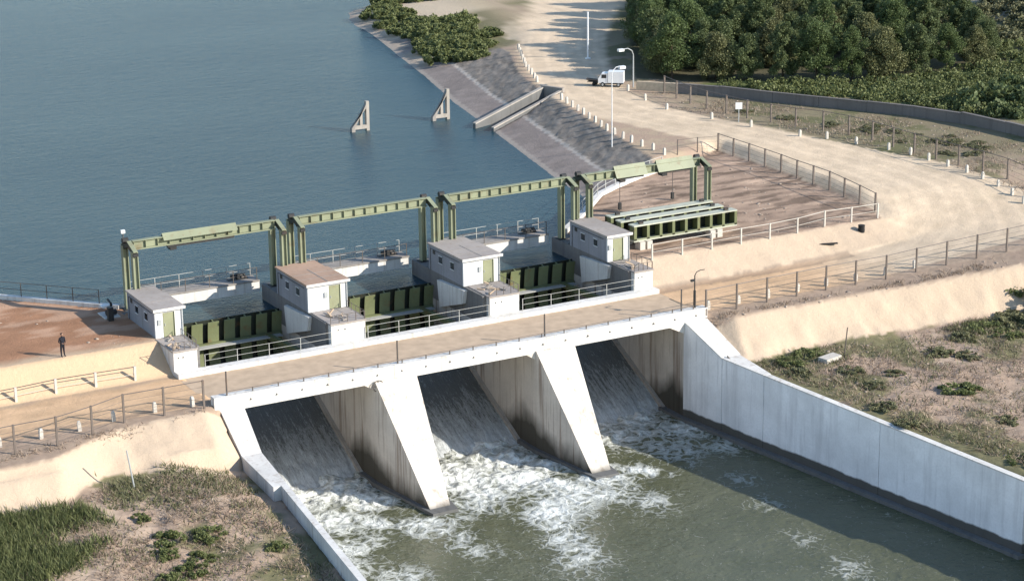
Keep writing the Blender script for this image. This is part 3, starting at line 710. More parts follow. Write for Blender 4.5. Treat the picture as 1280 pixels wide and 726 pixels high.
def girder(x0, x1, lab, covers=(), stiff=(0, 99)):
    t = empty('hoist_girder', lab, 'girder', (x0, 7.15, 6.6), group='hoist girders'); L = x1-x0
    link('bottom_flange', MB().box(0, L, -.30, .30, 0, .08), MT['green'], t)
    link('top_flange', MB().box(0, L, -.22, .22, .64, .70), MT['green'], t)
    link('web', MB().box(0, L, -.03, .03, .083, .637), MT['green'], t)
    st = MB().box(-.02, .02, -.2, -.033, .083, .637).mesh('stiffener')
    for j in range(int(L/.95)+1): link('stiffener', st, MT['green'], t, (min(.1+j*.95, L-.05), 0, 0))
    for a, b, cw_, cl_, ch_ in covers:
        c_ = link('gable_cover', MB().prism([(a,-cw_,cl_),(a,0,ch_),(a,cw_,cl_),(a,cw_-.06,cl_),(a,0,ch_-.07),(a,-cw_+.06,cl_)],[(b,-cw_,cl_),(b,0,ch_),(b,cw_,cl_),(b,cw_-.06,cl_),(b,0,ch_-.07),(b,-cw_+.06,cl_)]), MT['green'], t)
        link('hoist_trolley', MB().box(a+.3, b-.3, -.4, .4, -.14, -.003).box(a+.5, a+1.0, -.35, .35, -.4, -.14), MT['darksteel'], c_)
    return t
girder(-1.1, 10.5, 'green hoist girder over the left bay, with a long gabled cover', ((2.4, 8.4, .45, .45, .93),))
girder(12.5, 23.7, 'green ribbed hoist girder over the middle bay')
girder(25.7, 36.75, 'green ribbed hoist girder over the right bay')
girder(38.65, 50.1, 'green hoist girder reaching over the yard, with two gabled trolley covers', ((2.8, 5.9, .6, .05, 1.0), (7.0, 10.7, .6, .05, 1.0)))
# small lamp on the left portal
t = empty('portal_lamp', 'small white lamp on a thin stem atop the leftmost portal', 'lamp', (-1.36, 8.3, 6.75)); link('stem', MB().tube((0,0,-.1),(0,0,.9),.035), MT['rail'], t); link('lamp_head', MB().box(-.15,.15,-.12,.12,.9,1.15), MT['plate'], t)

# ---- road bridge
t = empty('road_bridge', 'low white concrete road bridge with dusty deck across the three bays', 'bridge', (18.3, -7.5, 0))
def lx(x): return x-18.3
link('deck_slab', MB().box(lx(-2.2), lx(38.6), -3.2, 3.25, -.55, -.12), MT['deck'], t)
spans = [(-2.2, 11.6), (11.62, 24.88), (24.9, 38.6)]
for a, b in spans:
    f = link('fascia_beam', MB().box(lx(a), lx(b), -3.85, -3.203, -.6, .42), MT['white'], t)
    link('coping', MB().box(lx(a), lx(b), -3.89, -3.17, .423, .52), MT['white'], f)
    u = link('upstream_kerb', MB().box(lx(a), lx(b), 3.0, 3.85, -.6, .22), MT['white'], t)
for x in (10, 23.27): link('fascia_bracket', MB().prism([(lx(x)-.8,-3.84,-.603),(lx(x),-3.84,-.603),(lx(x),-3.84,-1.1)],[(lx(x)-.8,-3.2,-.603),(lx(x),-3.2,-.603),(lx(x),-3.2,-1.1)]), MT['nose'], t)
link('fascia_bracket', MB().prism([(lx(36.53)-1.4,-3.84,-.603),(lx(36.53),-3.84,-.603),(lx(36.53),-3.84,-1.3)],[(lx(36.53)-1.4,-3.2,-.603),(lx(36.53),-3.2,-.603),(lx(36.53),-3.2,-1.3)]), MT['nose'], t)
for x in np.arange(0.5, 38, 1.95): link('drain_pipe', MB().tube((lx(x),-3.84,.05),(lx(x),-3.93,-.02),.06), MT['grey'], t)
# railings of the bridge
def railing(name, lab, pts, h, heights, spacing, mat, pr=.03, rr=.025, cat='railing', zoff=None, grp=None):
    t = empty(name, lab, cat, pts[0], group=grp); o = Vector(pts[0])
    P = [Vector(p)-o for p in pts]
    L = [0]
    for a, b in zip(P[:-1], P[1:]): L.append(L[-1]+(b-a).length)
    n = max(1, round(L[-1]/spacing)); pm = MB().box(-pr, pr, -pr, pr, 0, h).mesh('post')
    tops = []
    for i in range(n+1):
        d = L[-1]*i/n; k_ = max(j for j in range(len(L)) if L[j] <= d+1e-6); k_ = min(k_, len(P)-2)
        q = P[k_].lerp(P[k_+1], (d-L[k_])/max(1e-6, L[k_+1]-L[k_])); tops.append(q)
        link('post', pm, mat, t, q)
    for hh in heights: link('rail', MB().path([q+Vector((0,0,hh)) for q in tops], rr, 5), mat, t)
    return t
for i, (a, b) in enumerate(((.1,10.1),(13.1,23.4),(26.4,36.6))):
    railing('upstream_railing', ['grey pipe railing on the upstream kerb between leftmost and second pedestals','grey pipe railing on the upstream kerb between second and third pedestals','grey pipe railing on the upstream kerb between third and rightmost pedestals'][i], [(a,-3.85,.22),(b,-3.85,.22)], .98, (.5,.97), 2.5, MT['railpale'], .022, .016, grp='upstream bridge railings')
railing('downstream_railing', 'low dark pipe railing along the downstream edge of the bridge', [(-1.2,-11.2,.52),(37.4,-11.2,.52)], .30, (.29,), 1.95, MT['rail'], .035, .025)
for i, x in enumerate((-1.15, 12.0, 24.2, 36.35)):
    tag(link('marker_pole', MB().tube((0,0,0),(0,0,2.25),.07,.06,8).tube((0,0,0),(0,0,.06),.16,n=8), MT['rail'], loc=(x,-11.1,.0)), ['dark pole at the left end of the bridge parapet','dark pole on the parapet above the left pier','dark pole on the parapet above the right pier','short dark pole at the right end of the bridge parapet'][i], 'pole', 'poles on the bridge parapet')
t = empty('bridge_lamp', 'dark lamp post with curved arm at the right end of the bridge', 'lamp post', (37.7,-10.9,-.1))
link('post', MB().tube((0,0,0),(0,0,2.0),.11,.10,8).tube((0,0,2.0),(0,0,3.2),.05,n=6), MT['darksteel'], t)
link('arm', MB().path([(0,0,3.2),(.15,0,3.45),(.5,0,3.55),(.9,0,3.55)], .035), MT['darksteel'], t); link('lamp_head', MB().box(-.35,-.05,-.1,.1,2.75,2.9), MT['darksteel'], t)
# hand wheel on the left pier
t = empty('hand_wheel', 'rusty hand wheel hanging below the parapet at the left pier', 'wheel', (10.2,-11.5,-.75))
link('rim', MB().path([(.42*math.cos(a), -.05, .42*math.sin(a)) for a in np.linspace(0, 2*PI, 17)], .035), MT['rail'], t); link('spoke', MB().tube((-.4,-.05,0),(.4,-.05,0),.025).tube((0,-.05,-.4),(0,-.05,.4),.025), MT['rail'], t); link('stem', MB().tube((0,.0,0),(0,-.05,-3.2),.03), MT['rail'], t)

# ---- wing parapets with railings
def wallpath(name, lab, pts, th, z0, z1, mat, cat='wall', capmat=None):
    t = empty(name, lab, cat, (pts[0][0], pts[0][1], z0)); ox, oy = pts[0]
    for (ax,ay),(bx,by) in zip(pts[:-1], pts[1:]):
        d = Vector((bx-ax, by-ay, 0)).normalized(); nrm = Vector((-d.y, d.x, 0))*th/2
        a = Vector((ax-ox, ay-oy, 0)); b = Vector((bx-ox, by-oy, 0))-d*.01
        q = [a-nrm, b-nrm, b+nrm, a+nrm]
        link('panel', MB().plan([(v.x, v.y) for v in q], 0, z1-z0), mat, t)
    return t
wallpath('left_wing_wall', 'low white parapet wall along the reservoir edge of the left terrace', [(-1.9,8.6),(-2.9,9.6),(-9,16.1),(-20,27.8),(-40,49)], .45, -2, 2.0, MT['white'])
wallpath('right_wing_wall', 'curved white parapet wall between the reservoir and the right yard', [(38.2,9.75)]+ARC[1:], .5, -2, 2.05, MT['white'])
railing('reservoir_railing', 'dark pipe railing on the left reservoir parapet', [(-3.1,9.8,2.0),(-9,16.1,2.0),(-20,27.8,2.0)], 1.1, (.55,1.08), 2.2, MT['rail'])
railing('reservoir_railing', 'pale pipe railing on the curved right parapet', [(p[0],p[1],2.05) for p in ARC[1:]], 1.0, (.5,.98), 2.0, MT['railpale'])
# equipment beside the leftmost house
t = empty('pump_set', 'dark pump set with pipe and white slab behind the leftmost house', 'pump', (-3.3, 6.8, 1.7)); t.scale = (.8,.8,.7)
link('slab', MB().box(-.6,.9,-.4,1.8,0,.12), MT['white'], t); link('motor', MB().tube((-.3,.2,.5),(.7,.2,.5),.3,n=12), MT['darksteel'], t)
link('pipe', MB().path([(.4,.7,.1),(.4,.7,1.3),(.4,1.6,1.5)], .12, 8), MT['darksteel'], t); link('cabinet', MB().box(-.5,.0,-1.2,-.7,0,1.5), MT['darksteel'], t); link('cover', MB().box(-.4,.7,1.0,1.7,.9,1.0), MT['plate'], t)

# ---- stop logs
t0 = empty('log_support', 'pair of rows of white concrete support blocks under the stop logs', 'support', (40.3, 1.6, 1.65))
for xx in (.6, 1.3, 7.6, 8.3):
    for yy in (.4, 2.4, 4.3): link('block', MB().box(xx-.25, xx+.25, yy-.4, yy+.4, 0, .72), MT['whitepost'], t0)
def stoplog(x, y, z, lab):
    t = empty('stop_log', lab, 'stop log', (x, y, z), group='stop logs stored in the yard'); L = 10.3; H = 1.38; D = .95
    link('skin_plate', MB().box(0, L, D-.05, D, 0, H), MT['gateskin'], t)
    for zz in (0, H-.10): link('flange', MB().box(0, L, 0, D-.053, zz, zz+.10), MT['palegreen'], t)
    link('flange', MB().box(0, L, .0, .06, .103, .25), MT['green'], t)
    rb = MB().box(-.03, .03, .03, D-.056, .103, H-.103).box(-.13, .13, 0, .027, .103, H-.103).mesh('diaphragm')
    for j in range(9): link('diaphragm', rb, MT['gate'], t, (.14+j*(L-.28)/8, 0, 0))
    for xx in (.9, L-.9): link('lifting_lug', MB().box(xx-.2, xx+.2, .3, .5, H+.003, H+.22), MT['darksteel'], t)
    return t
stoplog(40.2, 1.85, 2.38, 'green steel stop log lying nearest the road, its dark pockets facing out')
stoplog(40.0, 3.6, 2.38, 'green steel stop log in the middle of the three stored')
stoplog(40.1, 5.35, 2.38, 'green steel stop log farthest from the road, under the girder')

# ================================================================== FENCES
def gpts(pts, dz=-.03): return [(x, y, tz(x, y)+dz) for x, y in pts]
def along(pts, spacing, n=None, start=0):
    P = [Vector((p[0], p[1], 0)) for p in pts]; L = [0]
    for a, b in zip(P[:-1], P[1:]): L.append(L[-1]+(b-a).length)
    out = []; d = start
    while d <= L[-1]+1e-6:
        k_ = min(max(j for j in range(len(L)) if L[j] <= d+1e-6), len(P)-2)
        q = P[k_].lerp(P[k_+1], (d-L[k_])/max(1e-6, L[k_+1]-L[k_])); out.append((q.x, q.y)); d += spacing
    return out
def fence(name, lab, pts, spacing, h, mat, wires=(.5, 1.0), toprail=True, pr=.05, wr=.012, railmat=False):
    Q = along(pts, spacing); o = Vector((Q[0][0], Q[0][1], tz(*Q[0])-.05)); t = empty(name, lab, 'fence', o)
    pm = MB().box(-pr, pr, -pr, pr, 0, h+.05).mesh('post'); T = []
    for q in Q:
        v = Vector((q[0], q[1], tz(*q)-.05))-o; T.append(v); link('post', pm, mat, t, v)
    if toprail: link('top_rail', MB().path([v+Vector((0,0,h)) for v in T], min(pr*.55, .035), 5), MT['rail'] if railmat else mat, t)
    for ww in wires: link('wire', MB().path([v+Vector((0,0,ww)) for v in T], wr, 4), mat, t)
    return t, Q
fence('wire_fence', 'brown post and wire fence along the downstream edge of left approach road', [(-2.9,-11.2),(-8.5,-11.0),(-13.1,-13.0),(-16.2,-13.0),(-27,-13.4)], 2.85, 2.05, MT['post'], (.4,.8,1.2,1.6), True, .065)
fence('wire_fence', 'brown post and wire fence along the downstream edge of right approach road', [(38.5,-11.3),(52,-10.9),(60,-11.4),(69.5,-12.4),(80,-14)], 2.95, 2.05, MT['post'], (.4,.8,1.2,1.6), True, .06)
fence('white_rail_fence', 'white post and rail fence at the foot of the left terrace bank', [(-5.0,-3.2),(-10.6,-3.1),(-13.7,-3.2),(-26,-3.4)], 2.9, 1.05, MT['whitepost'], (.5,), True, .085, .02, True)
fence('white_rail_fence', 'white post and rail fence along the front of the right yard', [(40.2,-.9),(52,-.8),(64.2,-.3)], 2.95, 1.35, MT['whitepost'], (.7,), True, .06, .02)
fence('wire_fence', 'dark post and wire fence between the right yard and the road', [(66.4,28),(66.3,18),(66.0,10),(64.9,1.2)], 2.66, 1.75, MT['post'], (.4,.8,1.2), True, .07)
fence('wire_fence', 'thin wire fence closing the far end of the yard by the bank', [(66.4,28),(62.5,27.2),(58.5,26)], 2.9, 1.5, MT['rail'], (.5,1.0), True, .04)
FF = [(75.0,51),(74.3,46),(74.3,41),(75.2,35.5),(76.6,30.5),(78.5,26.5),(79.8,22.2),(80.0,15.4),(80.2,9.3),(80.9,1.2),(80,-6)]
fence('wire_fence', 'long dark post and wire fence on the far side of the road', FF, 3.1, 1.95, MT['post'], (.5,1.0,1.5), True, .075)
# marker posts: every one a thing
bm_ = MB().plan([(-.13,-.13),(.13,-.13),(.13,.13),(-.13,.13)], 0, .62); bm_.prism([(-.13,-.13,.62),(.13,-.13,.62),(.13,.13,.62),(-.13,.13,.62)], [(-.08,-.08,.8),(.08,-.08,.8),(.08,.08,.8),(-.08,.08,.8)]); bm_ = bm_.mesh('marker_post'); bm_.materials.append(MT['whitepost'])
def markers(Q, fmt, grp, s=1.0):
    for i, (x, y) in enumerate(Q):
        o = link('marker_post', bm_, None, None, (x, y, tz(x, y)-.05), rnd.uniform(-.2, .2)); o.scale = (s, s, s*rnd.uniform(.92, 1.1)); o.rotation_euler = (rnd.uniform(-.05,.05), rnd.uniform(-.05,.05), rnd.uniform(-.2,.2))
        tag(o, fmt % ORD[min(i, 29)], 'marker post', grp)
markers([(-3.4,-10.3),(-6.1,-10.2),(-9.1,-10.4),(-11.7,-11.0),(-14.4,-11.1),(-17.2,-11.2)], '%s white marker post from the bridge along left approach road', 'marker posts along left approach road', .95)
markers(along([(39.4,-10.3),(52,-10.0),(60,-10.5)], 2.9), '%s white marker post from the bridge along right approach road', 'marker posts along right approach road', .92)
markers([(72.4,54.3),(71.3,49),(70.7,43.9),(72,37.4),(73.2,32.1),(74.7,25.9),(76.4,23.7),(77.6,20.6),(78.9,17.2),(79.3,14.4),(79.3,11.7),(79.2,8.8),(79.1,6),(78.9,3.6),(78.7,1.2),(78.2,-1.2),(77.6,-3.4)], '%s white marker post from the far end along the outer road edge', 'marker posts along the outer road edge', .9)
markers(along([(59.2,26.6),(59.2,32.4),(60,38.3),(64,54.6)], 2.0), '%s white marker post from the yard along the riprap crest', 'marker posts along the riprap crest', .92)
markers(along([(66.5,64),(69.9,72.6),(75.3,84.2)], 2.3), '%s white marker post beyond the culvert along the bank crest', 'marker posts beyond the culvert', .92)

# ---- far stepped wall
GW = [(76.3,50.2),(79.1,46.3),(82,40.6),(84.6,36.0),(87.3,31.3),(89.6,27.0),(91.6,21.5),(92.2,15.5),(92.6,9),(93,2)]
t = empty('boundary_wall', 'long low dark grey stepped wall between the road fence and the trees', 'wall', (GW[0][0], GW[0][1], tz(*GW[0])-.3))
for (ax,ay),(bx,by) in zip(GW[:-1], GW[1:]):
    d = Vector((bx-ax, by-ay, 0)); L = d.length; d.normalize(); nr = Vector((-d.y, d.x, 0))*.14
    a = Vector((ax-GW[0][0], ay-GW[0][1], 0)); b = a+d*(L-.03); z = max(tz(ax, ay), tz(bx, by))+1.0-t.location.z
    p_ = link('panel', MB().plan([tuple(v[:2]) for v in (a-nr, b-nr, b+nr, a+nr)], 0, z), MT['wall2'], t)
    nr = nr*1.35; link('coping', MB().plan([tuple(v[:2]) for v in (a-nr, b-nr, b+nr, a+nr)], z+.003, z+.09), MT['wall2'], p_)
tag(link('sandstone_wall', MB().plan([(0,0),(3.2,-3.6),(3.5,-3.4),(.3,.2)], 0, 1.15), plain('cream_wall', (.62,.50,.36), .9), loc=(73.4,54.2,tz(73.4,54.2)-.2)), 'cream wall end at the start of the long grey boundary wall', 'wall')

# ---- culvert down the bank
t = empty('bank_culvert', 'concrete drainage chute running down the bank into the reservoir', 'culvert', (54.5, 54.6, 0.4))
A = Vector((54.2,54.0,0.75)); B = Vector((65.2,58.6,2.75)); d = (B-A); dn = Vector((d.x,d.y,0)).normalized(); nrm = Vector((-dn.y, dn.x, 0)); org = t.location
def cw(off, w, h0, h1, nm, mat):
    a = A-org+nrm*off; b = B-org+nrm*off; q = nrm*w/2; lo = Vector((0,0,-1.5))
    m_ = MB().prism([a-q+lo, b-q+lo, b+q+lo, a+q+lo], [a-q+Vector((0,0,h0)), b-q+Vector((0,0,h1)), b+q+Vector((0,0,h1)), a+q+Vector((0,0,h0))]); link(nm, m_, mat, t)
cw(1.25, .38, .18, .10, 'side_wall', MT['chute']); cw(-1.25, .30, .02, .0, 'side_wall', MT['chute'])
for off, w_, h0, h1 in ((1.25, .42, .183, .103), (-1.25, .36, .023, .003)):
    a = A-org+nrm*off; b = B-org+nrm*off; q = nrm*w_/2; e0 = Vector((0,0,h0)); e1 = Vector((0,0,h1)); up_ = Vector((0,0,.13))
    link('coping', MB().prism([a-q+e0, b-q+e1, b+q+e1, a+q+e0], [a-q+e0+up_, b-q+e1+up_, b+q+e1+up_, a+q+e0+up_]), MT['grey2'], t)
cw(0, 2.1, -.62, -1.05, 'chute_floor', MT['chute'])
link('head_wall', MB().prism([B-org+nrm*1.5+dn*.02+Vector((0,0,-1)), B-org-nrm*1.5+dn*.02+Vector((0,0,-1)), B-org-nrm*1.5+dn*.4+Vector((0,0,-1)), B-org+nrm*1.5+dn*.4+Vector((0,0,-1))],[B-org+nrm*1.5+dn*.02+Vector((0,0,.35)), B-org-nrm*1.5+dn*.02+Vector((0,0,.35)), B-org-nrm*1.5+dn*.4+Vector((0,0,.35)), B-org+nrm*1.5+dn*.4+Vector((0,0,.35))]), MT['grey'], t)
# ---- gauge piers in the reservoir
for i, (x, y, s) in enumerate(((43.6,60.6,1.0),(53.4,61.0,1.05))):
    t = empty('gauge_pier', ['triangular pale concrete pier standing in the water, left of the two','triangular pale concrete pier standing in the water, nearer the bank'][i], 'pier', (x, y, -1), group='piers in the reservoir')
    H = 3.6*s
    link('column', MB().box(-.0,.34,-.22,.22,0,H+1), MT['grey2'], t)
    link('strut', MB().prism([(-1.75,-.25,1.9),(-1.35,-.25,1.9),(.0,-.25,H+.75),(.0,-.25,H+.3)][:4],[(-1.75,.25,1.9),(-1.35,.25,1.9),(.0,.25,H+.75),(.0,.25,H+.3)]), MT['grey'], t)
    link('brace', MB().box(-1.6,-.003,-.22,.22,1.7,2.1).box(-.75,-.45,-.2,.2,2.1,3.35), MT['grey2'], t)
    link('foot', MB().box(-1.75,-1.35,-.25,.25,0,1.9), MT['grey'], t)

# ---- poles, lamps, sign
def lamp(x, y, h, arm, mat, lab, name='street_lamp', r=.09, lh=True):
    t = empty(name, lab, 'lamp post', (x, y, tz(x, y)-.05)); link('post', MB().tube((0,0,0),(0,0,h),r,r*.7,8), mat, t)
    pts = [(0,0,h),(arm*.12,0,h+.45),(arm*.45,0,h+.75),(arm,0,h+.7)]; link('arm', MB().path(pts, r*.6, 6), mat, t)
    if lh: link('lamp_head', MB().box(arm-.3*abs(arm)/arm, arm+.35*abs(arm)/arm, -.22, .22, h+.52, h+.78) if arm > 0 else MB().box(arm-.35, arm+.3, -.22, .22, h+.52, h+.78), MT['plate'], t)
    return t
lamp(57.6, 33.6, 7.2, 1.1, MT['carwhite'], 'tall white street lamp with curved arm on the riprap crest', r=.055)
lamp(73.9, 55.6, 3.7, -1.6, MT['galv'], 'grey lamp post with bent arm beside the white truck')
tag(link('white_pole', MB().tube((0,0,0),(0,0,5.6),.12,.10,8).box(-.25,.25,-.25,.25,0,.15), MT['carwhite'], loc=(78.4,72.8,tz(78.4,72.8))), 'white pole standing in the tree shadow beside the road', 'pole')
t = empty('road_sign', 'small white square sign on a post by the far road fence', 'sign', (73.4,34.6,tz(73.4,34.6))); link('post', MB().tube((0,0,0),(0,0,2.0),.05), MT['galv'], t); link('plate', MB().box(-.35,.35,-.05,-.02,1.35,2.05), MT['plate'], t, rz=-.5)
for i, (x, y) in enumerate(((46.1,13.6),(52.1,14.3))):
    t = empty('yard_light', ['thin dark light stick in the yard near the curved parapet','thin dark light stick in the yard beside the far portal'][i], 'light', (x, y, 1.65), group='light sticks in the yard'); link('stem', MB().tube((0,0,0),(0,0,2.6),.03), MT['rail'], t); link('lamp_box', MB().box(-.12,.12,-.12,.12,.15,.75), MT['darksteel'], t)
for i, (x, y, lean, h) in enumerate(((-10.4,-17.8,-.14,2.7),(45.9,-19.2,.12,2.3))):
    o = link('leaning_stake', MB().tube((0,0,-.2),(lean*h,.05,h),.055,.05,6), MT['galv' if i == 0 else 'rail'], loc=(x, y, tz(x, y))); tag(o, ['pale leaning stake in the grass below the left sand bank','dark leaning stake in the scrub below the right sand bank'][i], 'stake', 'leaning stakes')
tag(link('concrete_slab', MB().plan([(-.9,-.4),(.8,-.5),(.9,.4),(-.8,.5)], -.1, .35), MT['whitepost'], loc=(44.4,-19.4,tz(44.4,-19.4)), rz=.3), 'tilted pale concrete block in the scrub beside the right stake', 'block')
tag(link('marker_drum', MB().tube((0,0,0),(0,0,.75),.28,.28,12).tube((0,0,.75),(0,0,.8),.30,.30,12).tube((0,0,.35),(0,0,.4),.30,.30,12), MT['black'], loc=(60.9,-1.8,tz(60.9,-1.8)-.25)), 'small black drum on the sandy bank near the road bend', 'drum')
tag(link('dark_plank', MB().bar((-.8,0,.1),(.8,.1,.16),.25,.08), MT['black'], loc=(56.8,-2.6,tz(56.8,-2.6)+.03), rz=-.5), 'dark plank lying on the sand bank below the white fence', 'plank')

# ---- white truck by the trees
t = empty('white_truck', 'small white box truck parked beside the trees at the roadside', 'truck', (72.2,57.4,tz(72.2,57.4)), rz=2.45); t.scale = (.6,.6,.74)
link('chassis', MB().box(-2.2,2.2,-.75,.75,.45,.65), MT['black'], t)
link('cargo_box', MB().box(-2.3,.55,-.95,.95,.66,2.35), MT['carwhite'], t)
cb = link('cab', MB().prism([(.62,-.88,.6),(2.35,-.88,.6),(2.4,-.88,1.25),(1.75,-.88,2.05),(.62,-.88,2.1)],[(.62,.88,.6),(2.35,.88,.6),(2.4,.88,1.25),(1.75,.88,2.05),(.62,.88,2.1)]), MT['carwhite'], t)
link('windscreen', MB().prism([(2.36,-.75,1.32),(1.81,-.75,2.0),(1.81,.75,2.0),(2.36,.75,1.32)],[(2.40,-.75,1.34),(1.85,-.75,2.02),(1.85,.75,2.02),(2.40,.75,1.34)]), MT['glass'], cb)
for s in (-1, 1):
    link('side_window', MB().box(.85,1.75,s*.885-.008,s*.885+.008,1.35,1.9), MT['glass'], cb)
    link('headlight', MB().box(2.36,2.40,s*.65-.15,s*.65+.15,.75,.95), MT['plate'], cb)
    for xx in (-1.4, 1.55):
        wq = link('wheel', MB().tube((xx,s*.62,.38),(xx,s*.9,.38),.38,n=16), MT['black'], t); link('rim', MB().tube((xx,s*.905,.38),(xx,s*.92,.38),.2,n=12), MT['galv'], wq)
t = empty('flat_trailer', 'dark flatbed trailer with pipes in the shade left of the white truck', 'trailer', (71.1,58.9,tz(71.1,58.9)), rz=2.3); t.scale = (.55,.6,.7)
link('bed', MB().box(-1.6,1.6,-.7,.7,.6,.72), MT['darksteel'], t)
for j in range(4): link('pipe', MB().tube((-1.9,-.5+j*.32,.83),(1.9,-.45+j*.30,.9+.12*(j % 2)),.11,n=8), MT['rail' if j else 'galv'], t)
for s in (-1, 1): link('wheel', MB().tube((.2,s*.6,.35),(.2,s*.82,.35),.35,n=14), MT['black'], t)

# ---- person on the left terrace
def person(x, y, rz, lab):
    me = bpy.data.meshes.new('body')
    J = {'pel':(0,0,.92),'sp':(0,.0,1.12),'ch':(0,0,1.32),'nk':(0,0,1.47),'hl':(.09,0,.88),'kl':(.12,.02,.48),'al':(.12,-.02,.08),'tl':(.14,-.17,.035),'hr':(-.09,0,.88),'kr':(-.13,.01,.48),'ar':(-.15,-.02,.08),'tr':(-.17,-.17,.035),
         'sl':(.2,0,1.38),'el':(.27,.03,1.12),'wl':(.14,-.17,1.02),'sr':(-.2,0,1.38),'er':(-.27,.03,1.12),'wr':(-.14,-.17,1.05),'hd':(0,-.01,1.55)}
    rad = {'pel':.15,'sp':.135,'ch':.165,'nk':.06,'hl':.10,'kl':.068,'al':.045,'tl':.035,'hr':.10,'kr':.068,'ar':.045,'tr':.035,'sl':.075,'el':.05,'wl':.038,'sr':.075,'er':.05,'wr':.038,'hd':.05}
    keys = list(J); E_ = [('pel','sp'),('sp','ch'),('ch','nk'),('nk','hd'),('pel','hl'),('hl','kl'),('kl','al'),('al','tl'),('pel','hr'),('hr','kr'),('kr','ar'),('ar','tr'),('ch','sl'),('sl','el'),('el','wl'),('ch','sr'),('sr','er'),('er','wr')]
    me.from_pydata([J[q] for q in keys], [(keys.index(a), keys.index(b)) for a, b in E_], [])
    t = empty('person', lab, 'person', (x, y, tz(x, y)), rz)
    o = link('body', me, MT['cloth'], t); sm = o.modifiers.new('skin', 'SKIN')
    for i, q in enumerate(keys): me.skin_vertices[0].data[i].radius = (rad[q], rad[q]*(.78 if q in ('pel','sp','ch') else 1))
    me.skin_vertices[0].data[0].use_root = True
    o.modifiers.new('sub', 'SUBSURF').levels = 2; o.modifiers['sub'].render_levels = 2
    def ell(nm, c, r, mat, par, cut=None):
        V = []; Fs = []; n, m_ = 10, 14
        for i in range(n+1):
            th = PI*i/n
            for j in range(m_):
                ph = 2*PI*j/m_; V.append((c[0]+r[0]*math.sin(th)*math.cos(ph), c[1]+r[1]*math.sin(th)*math.sin(ph), c[2]+r[2]*math.cos(th)))
        for i in range(n):
            if cut and i >= cut: break
            for j in range(m_): Fs.append((i*m_+j, (i+1)*m_+j, (i+1)*m_+(j+1) % m_, i*m_+(j+1) % m_))
        mb = MB(); mb.v = V; mb.f = Fs; q = link(nm, mb, mat, par)
        for p in q.data.polygons: p.use_smooth = True
        return q
    h = ell('head', (0,-.01,1.64), (.078,.095,.12), MT['skin'], t); ell('hair', (0,.008,1.665), (.085,.10,.11), MT['black'], h, 5)
    for s in (-1, 1): ell('ear', (s*.08,0,1.63), (.014,.025,.033), MT['skin'], h); ell('eye', (s*.03,-.098,1.645), (.012,.008,.008), MT['black'], h)
    ell('nose', (0,-.108,1.62), (.014,.02,.025), MT['skin'], h); ell('mouth', (0,-.097,1.575), (.025,.008,.007), MT['post'], h)
    for s in (-1, 1):
        hz = 1.02 if s > 0 else 1.05; hd = MB().box(s*.14-.035, s*.14+.035, -.25, -.16, hz-.02, hz+.02)
        for j in range(4): hd.path([(s*.14-.03+j*.02,-.25,hz),(s*.14-.03+j*.02-s*.01,-.29-.008*(j in (1,2)),hz-.01),(s*.14-.03+j*.02-s*.02,-.31,hz-.03)], .009, 5)
        hd.path([(s*.14-s*.035,-.19,hz),(s*.14-s*.06,-.22,hz+.01),(s*.14-s*.065,-.25,hz)], .01, 5); link('hand', hd, MT['skin'], t)
    return t
person(-9.3, -.45, .35, 'person in dark clothes standing on the red soil terrace')

# ================================================================== VEGETATION
nr_ = np.random.default_rng(11)
def leaves(cent, nleaf, size, updir=.3, seed=0, asp=1.5):
    """scatter leaf quads: cent = (n,4) clump centres+radius"""
    g = np.random.default_rng(seed); idx = g.integers(0, len(cent), nleaf)
    d = g.normal(size=(nleaf, 3)); d /= np.linalg.norm(d, axis=1)[:, None]; rr = g.random(nleaf)**.45
    P = cent[idx, :3]+d*(cent[idx, 3]*rr)[:, None]
    a = g.normal(size=(nleaf, 3)); a[:, 2] += updir; a /= np.linalg.norm(a, axis=1)[:, None]
    b = np.cross(a, g.normal(size=(nleaf, 3))); b /= np.linalg.norm(b, axis=1)[:, None]
    s = size*(.6+.8*g.random(nleaf))[:, None]
    V = np.stack([P-a*s*asp*.5, P+b*s*.5, P+a*s*asp*.5, P-b*s*.5], 1).reshape(-1, 3)
    Fq = np.arange(nleaf*4).reshape(-1, 4)
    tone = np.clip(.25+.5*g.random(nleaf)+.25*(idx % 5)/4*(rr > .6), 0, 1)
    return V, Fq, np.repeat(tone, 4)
def leafmesh(name, V, Fq, tone):
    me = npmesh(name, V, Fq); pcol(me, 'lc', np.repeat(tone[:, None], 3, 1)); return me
def crown_mesh(i, H, Rw, low, n=16000, leaf=.15, cl=70):
    g = np.random.default_rng(100+i); c = []
    while len(c) < cl:
        u = g.random(); z = low+(H-low)*u
        prof = math.sin(PI*min(1, (u*.86+.12)))**.62*(1-.25*u)
        a = g.random()*2*PI; r = Rw*prof*math.sqrt(g.random())*(.72+.5*g.random())
        c.append((r*math.cos(a), r*math.sin(a), z, (.5+.6*g.random())*Rw*.30))
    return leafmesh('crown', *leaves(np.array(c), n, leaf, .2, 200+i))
def trunk_mesh(i, H, Rw):
    g = random.Random(i); mb = MB(); p = Vector((0,0,-.2)); r = .16
    for s in range(5):
        q = p+Vector((g.uniform(-.15,.15), g.uniform(-.15,.15), H*.16)); mb.tube(p, q, r, r*.82, 7); p = q; r *= .82
        if s > 0:
            for k_ in range(2):
                a = g.uniform(0, 2*PI); e = p+Vector((math.cos(a)*Rw*.55, math.sin(a)*Rw*.55, H*.17)); mb.tube(p, e, r*.55, r*.2, 5)
    return mb.mesh('trunk')
TV = []
